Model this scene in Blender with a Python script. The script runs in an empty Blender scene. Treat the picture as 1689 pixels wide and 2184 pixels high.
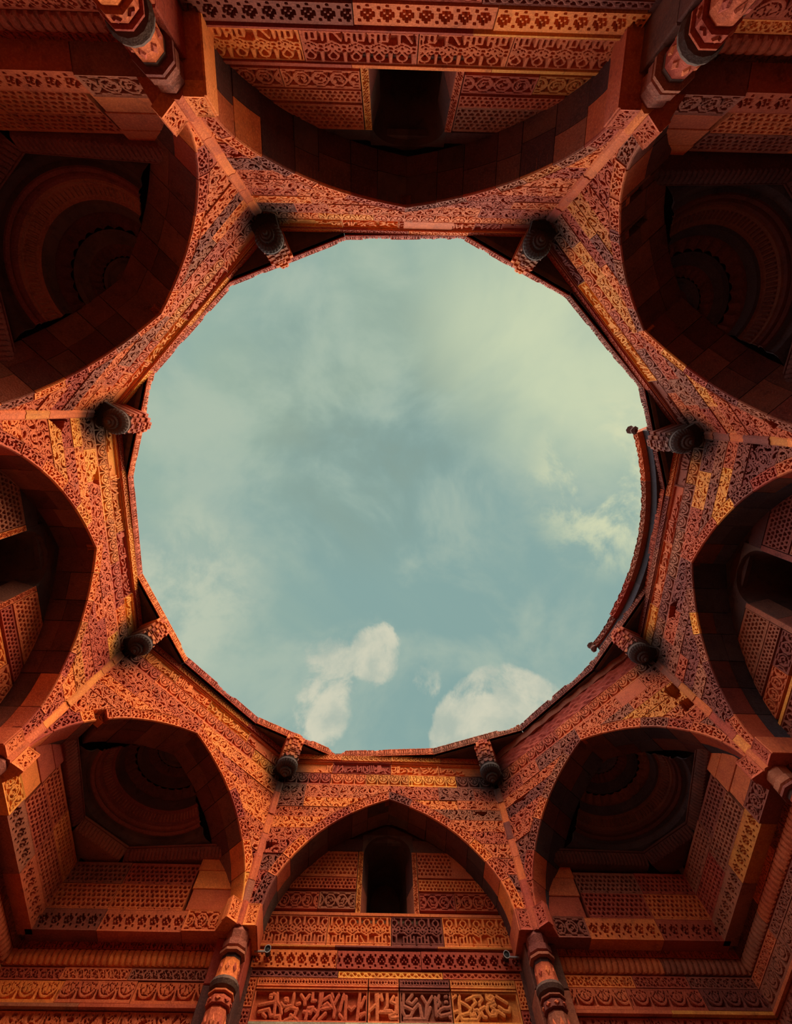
import bpy, math, random
import numpy as np
rng = random.Random(7)
SC = bpy.context.scene
COL = SC.collection
Z0 = 1.5                       # camera height above the floor; all z below are relative to the camera

# ------------------------------------------------------------------ camera
R = np.array([[0.9994084629, -0.0305142729, -0.0158620107],
              [0.0258996576, 0.9712612413, -0.2366026392],
              [0.0226259137, 0.2360518593, 0.9714770135]])
F_PX = 907.922
cam = bpy.data.cameras.new('camera'); camo = bpy.data.objects.new('camera', cam); COL.objects.link(camo)
cam.sensor_fit = 'VERTICAL'; cam.sensor_height = 24.0; cam.lens = F_PX * 24.0 / 2184.0
cam.clip_start = 0.05; cam.clip_end = 500
from mathutils import Matrix
rt, up, bk = R[0], -R[1], -R[2]
camo.matrix_world = Matrix(((rt[0], up[0], bk[0], -0.1732), (rt[1], up[1], bk[1], -2.0516),
                            (rt[2], up[2], bk[2], Z0), (0, 0, 0, 1)))
SC.camera = camo
SC.view_settings.view_transform = 'Standard'; SC.view_settings.look = 'None'
SC.view_settings.gamma = 1.0; SC.view_settings.use_curve_mapping = False
SC.view_settings.exposure = 0.0

# ------------------------------------------------------------------ sky
def build_world():
    w = bpy.data.worlds.new('cloudy_sky'); SC.world = w; w.use_nodes = True
    nt = w.node_tree; nt.nodes.clear(); N = nt.nodes.new; L = nt.links.new
    out = N('ShaderNodeOutputWorld'); bg = N('ShaderNodeBackground'); L(bg.outputs[0], out.inputs[0])
    tc = N('ShaderNodeTexCoord')
    def math_(op, a, b=None, c=None):
        n = N('ShaderNodeMath'); n.operation = op
        for k, v in enumerate((a, b, c)):
            if v is None: continue
            if isinstance(v, (int, float)): n.inputs[k].default_value = v
            else: L(v, n.inputs[k])
        return n.outputs[0]
    def noise(scale, detail, off=(0, 0, 0), dist=0.0, rough=0.55):
        m = N('ShaderNodeMapping'); m.inputs['Location'].default_value = off; L(tc.outputs['Generated'], m.inputs[0])
        n = N('ShaderNodeTexNoise'); n.inputs['Scale'].default_value = scale; n.inputs['Detail'].default_value = detail
        n.inputs['Distortion'].default_value = dist; n.inputs['Roughness'].default_value = rough; L(m.outputs[0], n.inputs['Vector']); return n.outputs['Fac']
    def maprange(v, a, b, c=0.0, d=1.0):
        n = N('ShaderNodeMapRange'); n.interpolation_type = 'SMOOTHSTEP'; L(v, n.inputs[0])
        for k, x in zip((1, 2, 3, 4), (a, b, c, d)): n.inputs[k].default_value = x
        return n.outputs[0]
    def blob(d, r0, r1):                       # 1 inside angle r0, 0 beyond r1 (degrees)
        v = N('ShaderNodeVectorMath'); v.operation = 'DOT_PRODUCT'; L(nrm.outputs[0], v.inputs[0]); v.inputs[1].default_value = d
        return maprange(v.outputs['Value'], math.cos(math.radians(r1)), math.cos(math.radians(r0)))
    nrm = N('ShaderNodeVectorMath'); nrm.operation = 'NORMALIZE'; L(tc.outputs['Generated'], nrm.inputs[0])
    def mix(f, a, b):
        n = N('ShaderNodeMix'); n.data_type = 'RGBA'
        if isinstance(f, (int, float)): n.inputs[0].default_value = f
        else: L(f, n.inputs[0])
        for k, v in ((6, a), (7, b)):
            if isinstance(v, tuple): n.inputs[k].default_value = v
            else: L(v, n.inputs[k])
        return n.outputs[2]
    big = noise(1.6, 5, (3.1, 0.4, 0.7), 0.6); mid = noise(3.6, 7, (1.0, 2.0, 0.3), 0.4); fine = noise(9, 8, (0.2, 5.0, 1.0), 0.3, 0.6)
    puff = noise(7.5, 10, (0.3, 7.0, 2.0), 0.35, 0.62)
    col = mix(maprange(big, 0.35, 0.68), (0.235, 0.372, 0.35, 1), (0.34, 0.455, 0.365, 1))
    col = mix(math_('MULTIPLY', maprange(mid, 0.45, 0.7), 0.55), col, (0.47, 0.54, 0.42, 1))
    # grey veil in the middle
    vis = math_('MULTIPLY', blob((-0.06, 0.03, 0.99), 4, 24), maprange(mid, 0.62, 0.38))
    col = mix(math_('MULTIPLY', vis, 0.65), col, (0.225, 0.31, 0.265, 1))
    # pale broad cloud
    e1 = math_('MULTIPLY', blob((0.373, -0.168, 0.913), 3, 22), maprange(big, 0.25, 0.6, 0.45, 1.0))
    col = mix(math_('MULTIPLY', e1, 0.92), col, (0.60, 0.66, 0.44, 1))
    e2 = math_('MULTIPLY', blob((0.489, 0.135, 0.862), 3, 13), maprange(puff, 0.42, 0.62))
    col = mix(math_('MULTIPLY', e2, 0.9), col, (0.66, 0.68, 0.44, 1))
    # puffy cumulus
    pb = None
    for d, a, b in (((0.095, 0.560, 0.82), 0.5, 7.0), ((0.07, 0.640, 0.76), 0, 7.5), ((-0.112, 0.545, 0.83), 0, 5.6), ((-0.118, 0.62, 0.775), 0, 7.0),
                    ((-0.016, 0.535, 0.845), 0, 4.8), ((0.26, 0.66, 0.72), 0, 6)):
        q = blob(d, a, b); pb = q if pb is None else math_('MAXIMUM', pb, q)
    pf = maprange(math_('ADD', math_('MULTIPLY', pb, 0.60), math_('MULTIPLY', puff, 2.0)), 1.34, 1.66)
    shade = mix(maprange(fine, 0.35, 0.65), (0.42, 0.48, 0.40, 1), (0.62, 0.61, 0.47, 1))
    col = mix(math_('MULTIPLY', pf, maprange(pb, 0.0, 0.25)), col, shade)
    e3 = math_('MULTIPLY', blob((-0.434, 0.385, 0.815), 1, 13), maprange(puff, 0.40, 0.62, 0.25, 1.0))
    col = mix(math_('MULTIPLY', e3, 0.62), col, (0.60, 0.62, 0.46, 1))
    # blue-teal clear patches low in the gap between the clouds
    L(col, bg.inputs['Color']); bg.inputs['Strength'].default_value = 1.02
build_world()

def sun(name, direction, energy, color, angle):
    l = bpy.data.lights.new(name, 'SUN'); l.energy = energy; l.color = color; l.angle = math.radians(angle)
    o = bpy.data.objects.new(name, l); COL.objects.link(o)
    from mathutils import Vector
    o.rotation_euler = Vector(direction).to_track_quat('Z', 'Y').to_euler(); return o
# a veiled sun: soft, warm, high, shining from the bright cloud on the picture's right
sun('veiled_sun', (0.31, -0.05, 0.95), 13.2, (1.0, 0.74, 0.52), 82)

# broad cool fill lamp added to brighten the side turned from the sun
sun('cool_fill', (-0.42, 0.05, 0.90), 3.9, (0.88, 0.84, 0.95), 110)

# ------------------------------------------------------------------ materials
def stone(name, base, alt, rough=0.85, bump=0.5, stain=0.55):
    m = bpy.data.materials.new(name); m.use_nodes = True; nt = m.node_tree; nt.nodes.clear()
    N = nt.nodes.new; L = nt.links.new
    out = N('ShaderNodeOutputMaterial'); b = N('ShaderNodeBsdfPrincipled'); L(b.outputs[0], out.inputs[0])
    b.inputs['Roughness'].default_value = rough; b.inputs['Specular IOR Level'].default_value = 0.25
    geo = N('ShaderNodeNewGeometry'); oi = N('ShaderNodeObjectInfo')
    def noise(s, d, r=0.6):
        n = N('ShaderNodeTexNoise'); n.inputs['Scale'].default_value = s; n.inputs['Detail'].default_value = d; n.inputs['Roughness'].default_value = r
        L(geo.outputs['Position'], n.inputs['Vector']); return n.outputs['Fac']
    def mr(v, a, b_, c=0.0, d=1.0):
        n = N('ShaderNodeMapRange'); n.interpolation_type = 'SMOOTHSTEP'; L(v, n.inputs[0])
        for k, x in zip((1, 2, 3, 4), (a, b_, c, d)): n.inputs[k].default_value = x
        return n.outputs[0]
    def mix(f, a, c, mode='MIX'):
        n = N('ShaderNodeMix'); n.data_type = 'RGBA'; n.blend_type = mode
        if isinstance(f, (int, float)): n.inputs[0].default_value = f
        else: L(f, n.inputs[0])
        for k, v in ((6, a), (7, c)):
            if isinstance(v, tuple): n.inputs[k].default_value = v
            else: L(v, n.inputs[k])
        return n.outputs[2]
    big, grain, mid = noise(2.3, 5), noise(55, 4), noise(9, 5)
    c = mix(mr(big, 0.35, 0.65), base, alt)
    c = mix(mr(mid, 0.5, 0.75, 0, stain), c, (base[0] * 0.28, base[1] * 0.25, base[2] * 0.3, 1))
    c = mix(mr(grain, 0.42, 0.72, 0, 0.45), c, (min(1, base[0] * 1.5), min(1, base[1] * 1.7), min(1, base[2] * 1.9), 1))
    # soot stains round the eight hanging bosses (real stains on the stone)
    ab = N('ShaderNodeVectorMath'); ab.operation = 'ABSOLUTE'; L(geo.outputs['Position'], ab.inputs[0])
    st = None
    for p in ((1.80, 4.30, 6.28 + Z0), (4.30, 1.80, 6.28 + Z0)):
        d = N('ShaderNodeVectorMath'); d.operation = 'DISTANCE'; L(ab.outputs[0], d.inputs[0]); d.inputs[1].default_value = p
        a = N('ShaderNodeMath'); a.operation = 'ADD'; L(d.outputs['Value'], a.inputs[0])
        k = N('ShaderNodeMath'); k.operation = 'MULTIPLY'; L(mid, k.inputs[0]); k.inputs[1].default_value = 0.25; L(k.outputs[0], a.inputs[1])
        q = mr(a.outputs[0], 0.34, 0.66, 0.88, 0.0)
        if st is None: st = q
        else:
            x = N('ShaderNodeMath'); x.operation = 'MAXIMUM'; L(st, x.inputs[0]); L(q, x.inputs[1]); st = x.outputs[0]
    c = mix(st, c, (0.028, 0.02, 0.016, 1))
    hsv = N('ShaderNodeHueSaturation'); L(c, hsv.inputs['Color'])
    L(mr(oi.outputs['Random'], 0, 1, 0.72, 1.22), hsv.inputs['Value']); 
    h = N('ShaderNodeMath'); h.operation = 'MULTIPLY_ADD'; L(oi.outputs['Random'], h.inputs[0]); h.inputs[1].default_value = 0.018; h.inputs[2].default_value = 0.492
    L(h.outputs[0], hsv.inputs['Hue'])
    L(hsv.outputs[0], b.inputs['Base Color'])
    bp = N('ShaderNodeBump'); bp.inputs['Strength'].default_value = bump; bp.inputs['Distance'].default_value = 0.012
    hh = N('ShaderNodeMath'); hh.operation = 'ADD'; L(grain, hh.inputs[0]); L(mid, hh.inputs[1]); L(hh.outputs[0], bp.inputs['Height'])
    L(bp.outputs[0], b.inputs['Normal'])
    return m
M = dict(
    red=stone('red_sandstone', (0.48, 0.090, 0.030, 1), (0.37, 0.060, 0.024, 1)),
    orange=stone('orange_sandstone', (0.60, 0.130, 0.028, 1), (0.50, 0.092, 0.025, 1)),
    ochre=stone('ochre_sandstone', (0.64, 0.22, 0.035, 1), (0.56, 0.15, 0.03, 1)),
    brown=stone('brown_sandstone', (0.27, 0.066, 0.034, 1), (0.20, 0.048, 0.026, 1)),
    dark=stone('dark_shade_sandstone', (0.12, 0.036, 0.022, 1), (0.075, 0.026, 0.018, 1)),  # soffit shade put into the colour; also fills grooves and low walls
    vault=stone('vault_shade_stone', (0.17, 0.045, 0.026, 1), (0.12, 0.036, 0.022, 1)),  # shade of the arch undersides put into the colour
    soot_shade=stone('soot_shade_stone', (0.06, 0.03, 0.022, 1), (0.10, 0.045, 0.03, 1)),  # soot of bosses and domes; also underside shade put into the colour
    shade_grey=stone('shade_grey_stone', (0.06, 0.045, 0.045, 1), (0.04, 0.032, 0.036, 1)),  # blue-black shade of right-hand undersides put into the colour; also the floor
    pale=stone('pale_marble', (0.40, 0.33, 0.18, 1), (0.30, 0.25, 0.15, 1)),
)
def metal(name, col, rough=0.5):
    m = bpy.data.materials.new(name); m.use_nodes = True; b = m.node_tree.nodes['Principled BSDF']
    n = m.node_tree.nodes.new('ShaderNodeTexNoise'); n.inputs['Scale'].default_value = 60
    r = m.node_tree.nodes.new('ShaderNodeMapRange'); r.inputs[3].default_value = rough - .1; r.inputs[4].default_value = rough + .15
    m.node_tree.links.new(n.outputs['Fac'], r.inputs[0]); m.node_tree.links.new(r.outputs[0], b.inputs['Roughness'])
    b.inputs['Base Color'].default_value = col; b.inputs['Metallic'].default_value = 0.6; return m
M['lamp'] = metal('dark_lamp_metal', (0.02, 0.02, 0.02, 1)); M['rim'] = metal('worn_steel', (0.35, 0.33, 0.3, 1), 0.4)
def pick(w): return M[rng.choices(list(w), list(w.values()))[0]]
SIDE_MIX = {0: dict(red=5, orange=4, ochre=1, brown=2), 1: dict(red=4, orange=2, ochre=2, brown=4), 2: dict(red=3, ochre=1, brown=6),
            3: dict(red=6, orange=2, brown=4), 4: dict(red=6, orange=4, brown=2), 5: dict(red=4, orange=7, ochre=1),
            6: dict(red=3, orange=7, ochre=2), 7: dict(red=4, orange=7, brown=1)}

# ------------------------------------------------------------------ frames
V = np.array([[-1.895, -4.406], [1.82, -4.46], [4.394, -1.821], [4.335, 1.871], [1.907, 4.428], [-1.911, 4.358], [-4.344, 1.891], [-4.296, -1.862]])
class Frame:
    def __init__(s, a, b):
        s.m = (a + b) / 2; s.L = float(np.linalg.norm(b - a)); s.e = (b - a) / s.L
        n = np.array([s.e[1], -s.e[0]]); s.n = n if n @ s.m > 0 else -n
    def P(s, S, D, Z):
        S, D, Z = np.broadcast_arrays(np.asarray(S, float), np.asarray(D, float), np.asarray(Z, float))
        return np.stack([s.m[0] + s.e[0] * S + s.n[0] * D, s.m[1] + s.e[1] * S + s.n[1] * D, Z + Z0], -1)
FR = [Frame(V[i], V[(i + 1) % 8]) for i in range(8)]
def ray(u, v): return R.T @ np.array([(u - 844.5) / F_PX, (v - 1092) / F_PX, 1.0])
CAM = np.array([-0.1732, -2.0516])
def un(F, u, v, d=0.0):                      # photograph measurement -> (s, z) on a vertical plane of the building
    r = ray(u, v); t = ((F.m - CAM) @ F.n + d) / (r[:2] @ F.n); p = CAM + r[:2] * t
    return float((p - F.m) @ F.e), float(r[2] * t)
def line_x(Fa, da, Fb, db):                  # s on Fa (offset da) where it meets plane Fb (offset db)
    p = Fa.m + Fa.n * da; q = Fb.m + Fb.n * db
    return float(((q - p) @ Fb.n) / (Fa.e @ Fb.n))

# ------------------------------------------------------------------ mesh helpers
class MB:
    def __init__(s): s.v = []; s.f3 = []; s.f4 = []; s.n = 0
    def grid(s, P, closed=False):
        a, b = P.shape[:2]; idx = np.arange(a * b).reshape(a, b) + s.n
        if closed: idx = np.concatenate([idx, idx[:, :1]], 1)
        s.f4.append(np.stack([idx[:-1, :-1], idx[1:, :-1], idx[1:, 1:], idx[:-1, 1:]], -1).reshape(-1, 4))
        s.v.append(P.reshape(-1, 3)); s.n += a * b
    def quad(s, pts): s.v.append(np.asarray(pts, float)); s.f4.append(np.array([[0, 1, 2, 3]]) + s.n); s.n += 4
    def fan(s, ring, c):
        k = len(ring); s.v.append(np.vstack([ring, [c]])); i = np.arange(k)
        s.f3.append(np.stack([i, (i + 1) % k, np.full(k, k)], 1) + s.n); s.n += k + 1
    def prism(s, bot, top):                   # two matching rings
        bot, top = np.asarray(bot, float), np.asarray(top, float)
        s.grid(np.stack([bot, top]), closed=True); s.fan(bot, bot.mean(0)); s.fan(top, top.mean(0))
    def box(s, F, s0, s1, d0, d1, z0, z1, ch=0.0):
        c = ch
        ring = lambda d, k: F.P([s0 + k, s1 - k, s1 - k, s0 + k], d, [z0 + k, z0 + k, z1 - k, z1 - k])
        rs = [ring(d1, 0), ring(d0 + c, 0)] + ([ring(d0, c)] if c else [])
        s.grid(np.stack(rs), closed=True); s.quad(rs[-1]); s.quad(rs[0])
    def build(s, name, mat, parent=None, smooth=False):
        v = np.vstack(s.v); f4 = np.vstack(s.f4) if s.f4 else np.zeros((0, 4), int); f3 = np.vstack(s.f3) if s.f3 else np.zeros((0, 3), int)
        if parent is not None: v = v - np.array(parent.location)
        me = bpy.data.meshes.new(name); me.vertices.add(len(v)); me.vertices.foreach_set('co', v.astype(np.float32).ravel())
        nl = len(f4) * 4 + len(f3) * 3; me.loops.add(nl)
        me.loops.foreach_set('vertex_index', np.concatenate([f4.ravel(), f3.ravel()]).astype(np.int32))
        me.polygons.add(len(f4) + len(f3))
        st = np.concatenate([np.arange(len(f4)) * 4, len(f4) * 4 + np.arange(len(f3)) * 3]).astype(np.int32)
        me.polygons.foreach_set('loop_start', st)
        me.polygons.foreach_set('use_smooth', np.full(len(f4) + len(f3), smooth))
        me.update(calc_edges=True); me.materials.append(mat)
        o = bpy.data.objects.new(name, me); COL.objects.link(o)
        if parent is not None: o.parent = parent
        return o
def empty(name, loc, label=None, cat=None, group=None, kind=None):
    o = bpy.data.objects.new(name, None); COL.objects.link(o); o.location = loc; o.empty_display_size = 0.2
    if label: o['label'] = label
    if cat: o['category'] = cat
    if group: o['group'] = group
    if kind: o['kind'] = kind
    return o

# ------------------------------------------------------------------ carving patterns: signed value in metres, > 0 = raised
def hsh(a, b, k=0.0): x = np.sin(a * 127.1 + b * 311.7 + k * 74.7) * 43758.5453; return x - np.floor(x)
def scroll(u, v, c=0.17, seed=0.0, warp=0.1):
    u = u + warp * c * np.sin(v * 9 / c * 0.35 + seed); v = v + warp * c * np.sin(u * 8 / c * 0.35 + seed * 2)
    ry = c * 0.9; best = np.full(u.shape, 9.0); bi = np.zeros(u.shape); bj = np.zeros(u.shape); bx = np.zeros(u.shape); by = np.zeros(u.shape)
    j0 = np.floor(v / ry)
    for dj in (0, 1):
        j = j0 + dj; off = (np.mod(j, 2)) * 0.5
        i = np.round(u / c - off)
        x = u / c - off - i; y = (v - j * ry) / c; r = np.hypot(x, y); k = r < best
        best = np.where(k, r, best); bi = np.where(k, i, bi); bj = np.where(k, j, bj); bx = np.where(k, x, bx); by = np.where(k, y, by)
    r = best; th = np.arctan2(by, bx); h1 = hsh(bi, bj, seed); h2 = hsh(bi, bj, seed + 3); ch = np.where(h2 > 0.5, 1, -1)
    tau = np.mod(th * ch / (2 * np.pi) + h1, 1)
    S = 0.060 - np.abs(r - 0.450)
    S = np.maximum(S, 0.058 - np.abs(r - (0.44 - 0.36 * tau)))
    leaf = 0.15 + 0.07 * np.cos(3 * th + h1 * 20) - r
    S = np.maximum(S, np.minimum(leaf, r - 0.035))
    S = np.maximum(S, np.minimum(0.055 - np.abs(r - 0.28), 0.16 * np.cos(2 * th + h2 * 25) - 0.06))
    S = np.maximum(S, np.minimum(r - 0.545, 0.03))
    return S * c
def running(u, v, h, seed=0.0):              # one row of roundels filling a band of height h
    c = h * 0.92
    i = np.round(u / c); x = u / c - i; y = (v - h / 2) / c; r = np.hypot(x, y); th = np.arctan2(y, x)
    ch = np.where(np.mod(i, 2) > 0.5, 1, -1); h1 = hsh(i, seed); tau = np.mod(th * ch / 6.2832 + 0.25, 1)
    S = 0.055 - np.abs(r - 0.43); S = np.maximum(S, 0.05 - np.abs(r - (0.42 - 0.32 * tau)))
    S = np.maximum(S, np.minimum(0.12 * np.cos(3 * th + h1 * 6), 0.085 - np.abs(r - 0.24)) - 0.01); S = np.maximum(S, 0.07 - r)
    S = np.maximum(S, 0.05 - np.abs(np.abs(y) - 0.5 + 0.05 * np.cos(6.28 * x)))
    return S * c
def lattice(u, v, c=0.10, seed=0.0):
    c = c * 0.66
    ry = c * 0.866; best = np.full(u.shape, 9.0); bx = u * 0; by = u * 0; bj = u * 0; bi = u * 0
    j0 = np.floor(v / ry)
    for dj in (0, 1):
        j = j0 + dj; off = np.mod(j, 2) * 0.5; i = np.round(u / c - off); x = u / c - off - i; y = (v - j * ry) / c; r = np.hypot(x, y); k = r < best
        best = np.where(k, r, best); bx = np.where(k, x, bx); by = np.where(k, y, by); bj = np.where(k, j, bj); bi = np.where(k, i, bi)
    th = np.arctan2(by, bx)
    cl = np.mod(bi + np.where(np.mod(bj, 4) >= 2, 2, 0) + bj, 3)
    k3 = np.cos(3 * th + np.where(np.mod(bj, 2) > 0.5, 1.5708, -1.5708))
    S = best - np.where(cl < .5, 0.36, 0.29) - 0.05 * k3
    S = np.minimum(S, np.where(cl > 1.5, np.hypot(bx * .55, by) - 0.25, 1))
    return S * c
BM = [".......", "#..#...", "..###..", ".##.##.", ".#.#.#.", "..###..", "#......", "...#..."]
def bitmap(u, v, h, rows=BM):
    n = len(rows); c = h / (n + 0.6); q = v / c - 0.3; A = np.array([[ch == '#' for ch in r] for r in rows[::-1]])
    i = np.mod(np.floor(u / c).astype(int), A.shape[1]); j = np.clip(np.floor(q).astype(int), 0, n - 1)
    hole = A[j, i] & (q >= 0) & (q < n)
    return np.where(hole, -0.006, 0.006)
def seg(u, v, pts):
    d = np.full(u.shape, 9.0)
    for (x0, y0), (x1, y1) in zip(pts[:-1], pts[1:]):
        dx, dy = x1 - x0, y1 - y0; l = dx * dx + dy * dy + 1e-12
        t = np.clip(((u - x0) * dx + (v - y0) * dy) / l, 0, 1); d = np.minimum(d, np.hypot(u - x0 - t * dx, v - y0 - t * dy))
    return d
def kufic(u, v, h):                          # knotted lettering, tall uprights on a base line
    p = h * 0.58; i = np.floor(u / p); x = u / p - i; y = v / h; a = p / h
    X, Y = x * a, y; r = lambda cx, cy: np.hypot(X - cx * a, Y - cy)
    w = 0.026; S = w - np.abs(r(0.5, 0.80) - 0.12)
    S = np.where((Y < 0.74) & (np.abs(X - .5 * a) < .2 * a), -0.05, S)
    for cx, cy, rr in ((0.22, 0.60, 0.062), (0.78, 0.60, 0.062), (0.5, 0.52, 0.06), (0.04, .52, .055), (.96, .52, .055)):
        S = np.maximum(S, w - np.abs(r(cx, cy) - rr))
    k = hsh(i, 1.0)
    for pts in ([(0.02, 1), (0.02, 0.68)], [(0.98, 1), (0.98, 0.68)], [(0.3, 0.78), (0.7, 0.5)], [(0.7, 0.78), (0.3, 0.5)],
                [(0.18, 0.46), (0.5, 0.36), (0.82, 0.46)]):
        S = np.maximum(S, w - seg(X, Y, [(q[0] * a, q[1]) for q in pts]))
    for t, cond in (([(0.12, 0.1), (0.12, 0.34)], k > .3), ([(0.36, 0.1), (0.36, 0.38)], k > .0), ([(0.6, 0.1), (0.6, 0.32), (0.85, 0.32), (0.85, 0.1)], k > .45),
                    ([(0.62, 0.1), (0.9, 0.34)], k < .45), ([(0.0, 0.09), (0.9, 0.09)], k > -1), ([(0.15, 0.22), (0.38, 0.22)], k > .6)):
        s_ = w * 1.1 - seg(X, Y, [(q[0] * a, q[1]) for q in t]); S = np.maximum(S, np.where(cond, s_, -1))
    return S * h
def palmette(u, v, h, p=0.2):                # fans hanging from the top of the band
    x = u / p - np.floor(u / p) - 0.5; y = (h * 0.93 - v) / p; q = h / p; r = np.hypot(x, y * (0.46 / (q * 0.80))); th = np.arctan2(y, x)
    S = 0.042 - np.abs(r - 0.445)
    pet = np.minimum(np.abs(np.sin(th * 4.5)) * r * 0.24 - 0.020, 0.15 - np.abs(r - 0.205)); S = np.maximum(S, pet)
    S = np.maximum(S, 0.07 - r); S = np.maximum(S, 0.035 - np.maximum(np.abs(np.abs(x) - 0.5), 0)); S = np.where(y < 0.0, 0.03, S)
    return S * p
def leaves(u, v, h, p=0.075):
    x = u / p + 0.35 * v / h; x = x - np.floor(x) - 0.5
    return (0.42 * np.sqrt(np.clip(1 - (v / h - 0.0) ** 2 * 0.75, 0, 1)) - np.abs(x)) * p + 0 * v
def lozenge(u, v, h):
    p = h * 0.62; x = u / p - np.floor(u / p) - 0.5; y = v / h - 0.5
    S = 0.30 - np.hypot(x * 0.9, y * 0.75); S = np.minimum(S, 0.5); S = np.maximum(S, 0.04 - np.abs(np.hypot(x * .9, y * .75) - .42)); S = np.where(np.abs(y) > 0.40, 0.05, S)
    return np.where(np.abs(x) < 0.03, -0.05, S) * p
def medal(u, v, h):
    p = h * 1.25; x = u / p - np.floor(u / p) - 0.5; y = (v / h - 0.5) / 1.25; r = np.hypot(x, y); th = np.arctan2(y, x)
    S = 0.04 - np.abs(r - 0.34); S = np.maximum(S, np.minimum(np.abs(np.cos(th * 3)) * r * 0.5 - 0.03, 0.13 - np.abs(r - 0.15)))
    S = np.maximum(S, np.minimum(r - 0.43, 0.05 - np.abs(np.abs(x) - .5) + .03)); return S * p

STROKES_R = [[(1410,310),(1530,385)],[(1440,430),(1500,475),(1560,485),(1565,440)],[(1290,290),(1300,340),(1350,360),(1375,320),(1340,295),(1320,320)],
 [(1380,370),(1310,400),(1300,470),(1340,530),(1400,525),(1415,480),(1375,470),(1360,500)],[(1430,480),(1500,530)],[(1395,405),(1350,430),(1380,450)],
 [(1060,350),(1150,305),(1220,300),(1245,340),(1210,380),(1215,410)],[(980,310),(975,380),(985,460),(990,520),(945,590)],
 [(990,370),(1060,410),(1110,455),(1090,500),(990,530),(1010,580),(1190,580),(1220,520),(1190,465),(1150,470)],[(1150,350),(1170,380),(1130,425)],
 [(1110,510),(1115,535),(1140,540),(1145,500)],[(1145,540),(1165,520)],[(1220,465),(1270,430)],[(1240,500),(1260,545),(1290,550)],
 [(740,300),(730,340),(750,380),(730,420)],[(695,320),(715,530)],[(812,310),(828,310)],[(867,325),(883,325)],[(817,375),(833,375)],[(872,550),(888,550)],
 [(935,300),(890,340),(895,420),(850,440),(800,440),(760,460),(730,500),(760,535),(850,515),(960,480)],
 [(10,290),(20,420),(25,560)],[(70,300),(75,340)],[(140,280),(140,420),(110,470),(190,480)],[(60,490),(200,490)],[(215,310),(180,370),(230,390)],
 [(250,330),(240,500),(170,530),(180,560),(290,550)],[(330,290),(320,480),(350,550),(410,540),(440,480)],[(430,290),(370,370),(430,400),(480,340)],
 [(330,420),(440,470),(500,400)],[(545,310),(600,400),(590,560)],[(660,310),(600,420)],[(640,440),(600,560)],[(520,420),(545,560)],[(340,570),(600,575)]]
STROKES_L = [[(185,420),(370,380),(395,300)],[(322,300),(338,300)],[(352,290),(368,290)],[(318,330),(332,330)],[(180,500),(300,470),(320,550),(360,540),(380,400)],
 [(405,280),(400,380),(440,440),(450,520)],[(230,530),(260,560)],[(495,345),(525,345),(525,375),(495,375),(495,345)],[(605,290),(580,430),(480,440),(450,400)],
 [(690,300),(735,370),(790,300)],[(735,370),(730,410)],[(830,280),(820,370),(860,370)],[(500,490),(560,450),(640,470),(600,560),(490,610)],[(640,410),(670,400)],
 [(770,460),(830,450),(800,520),(760,500)],[(720,500),(760,510),(740,590)],[(920,290),(910,440),(880,540),(830,600)],[(945,280),(920,420)],[(1030,310),(960,360)],
 [(940,470),(1050,450),(1000,400),(960,430)],[(1040,320),(1090,480),(1080,560)],[(1060,290),(1070,330)],[(1140,300),(1090,400)],[(1200,300),(1150,490)],
 [(1230,320),(1215,600)],[(1260,450),(1290,480),(1330,440)],[(1395,290),(1375,450),(1360,600)],[(1450,330),(1400,450)],[(1490,300),(1500,500),(1580,420)],
 [(1390,540),(1450,520),(1400,560)],[(1610,290),(1600,600)],[(1650,300),(1660,360)],[(1500,540),(1490,580)],[(560,540),(640,600)],[(850,480),(870,500)],[(980,520),(900,600)],[(1150,540),(1180,580)],[(370,560),(430,550),(430,600)]]
BAND_L = [[(290,345),(380,350),(370,320),(320,330)],[(370,290),(400,300)],[(430,310),(450,345),(530,345),(530,310)],[(555,220),(550,350)],[(590,230),(600,340)],
 [(640,215),(590,300)],[(690,215),(650,300)],[(600,340),(650,345),(650,320)],[(765,220),(740,300),(720,350)],[(830,240),(750,320),(700,350)],[(850,220),(850,340)],
 [(790,350),(840,300)],[(870,290),(900,350),(930,300),(900,300)],[(940,340),(1010,300),(1030,340),(1080,280),(1110,300)],[(1060,260),(1090,250)],[(960,270),(1000,260)],
 [(1145,220),(1150,340)],[(1160,300),(1220,230),(1240,340)],[(1180,320),(1200,300)],[(1265,230),(1270,340),(1330,380)],[(1290,230),(1340,300),(1350,240)],
 [(1300,350),(1370,300),(1350,340)],[(1390,220),(1400,350),(1340,380)],[(1430,220),(1440,340)],[(1470,220),(1480,340),(1550,350),(1560,220)],
 [(1500,250),(1510,300),(1540,260)],[(1590,220),(1580,350)],[(1610,220),(1620,300)]]
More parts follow.
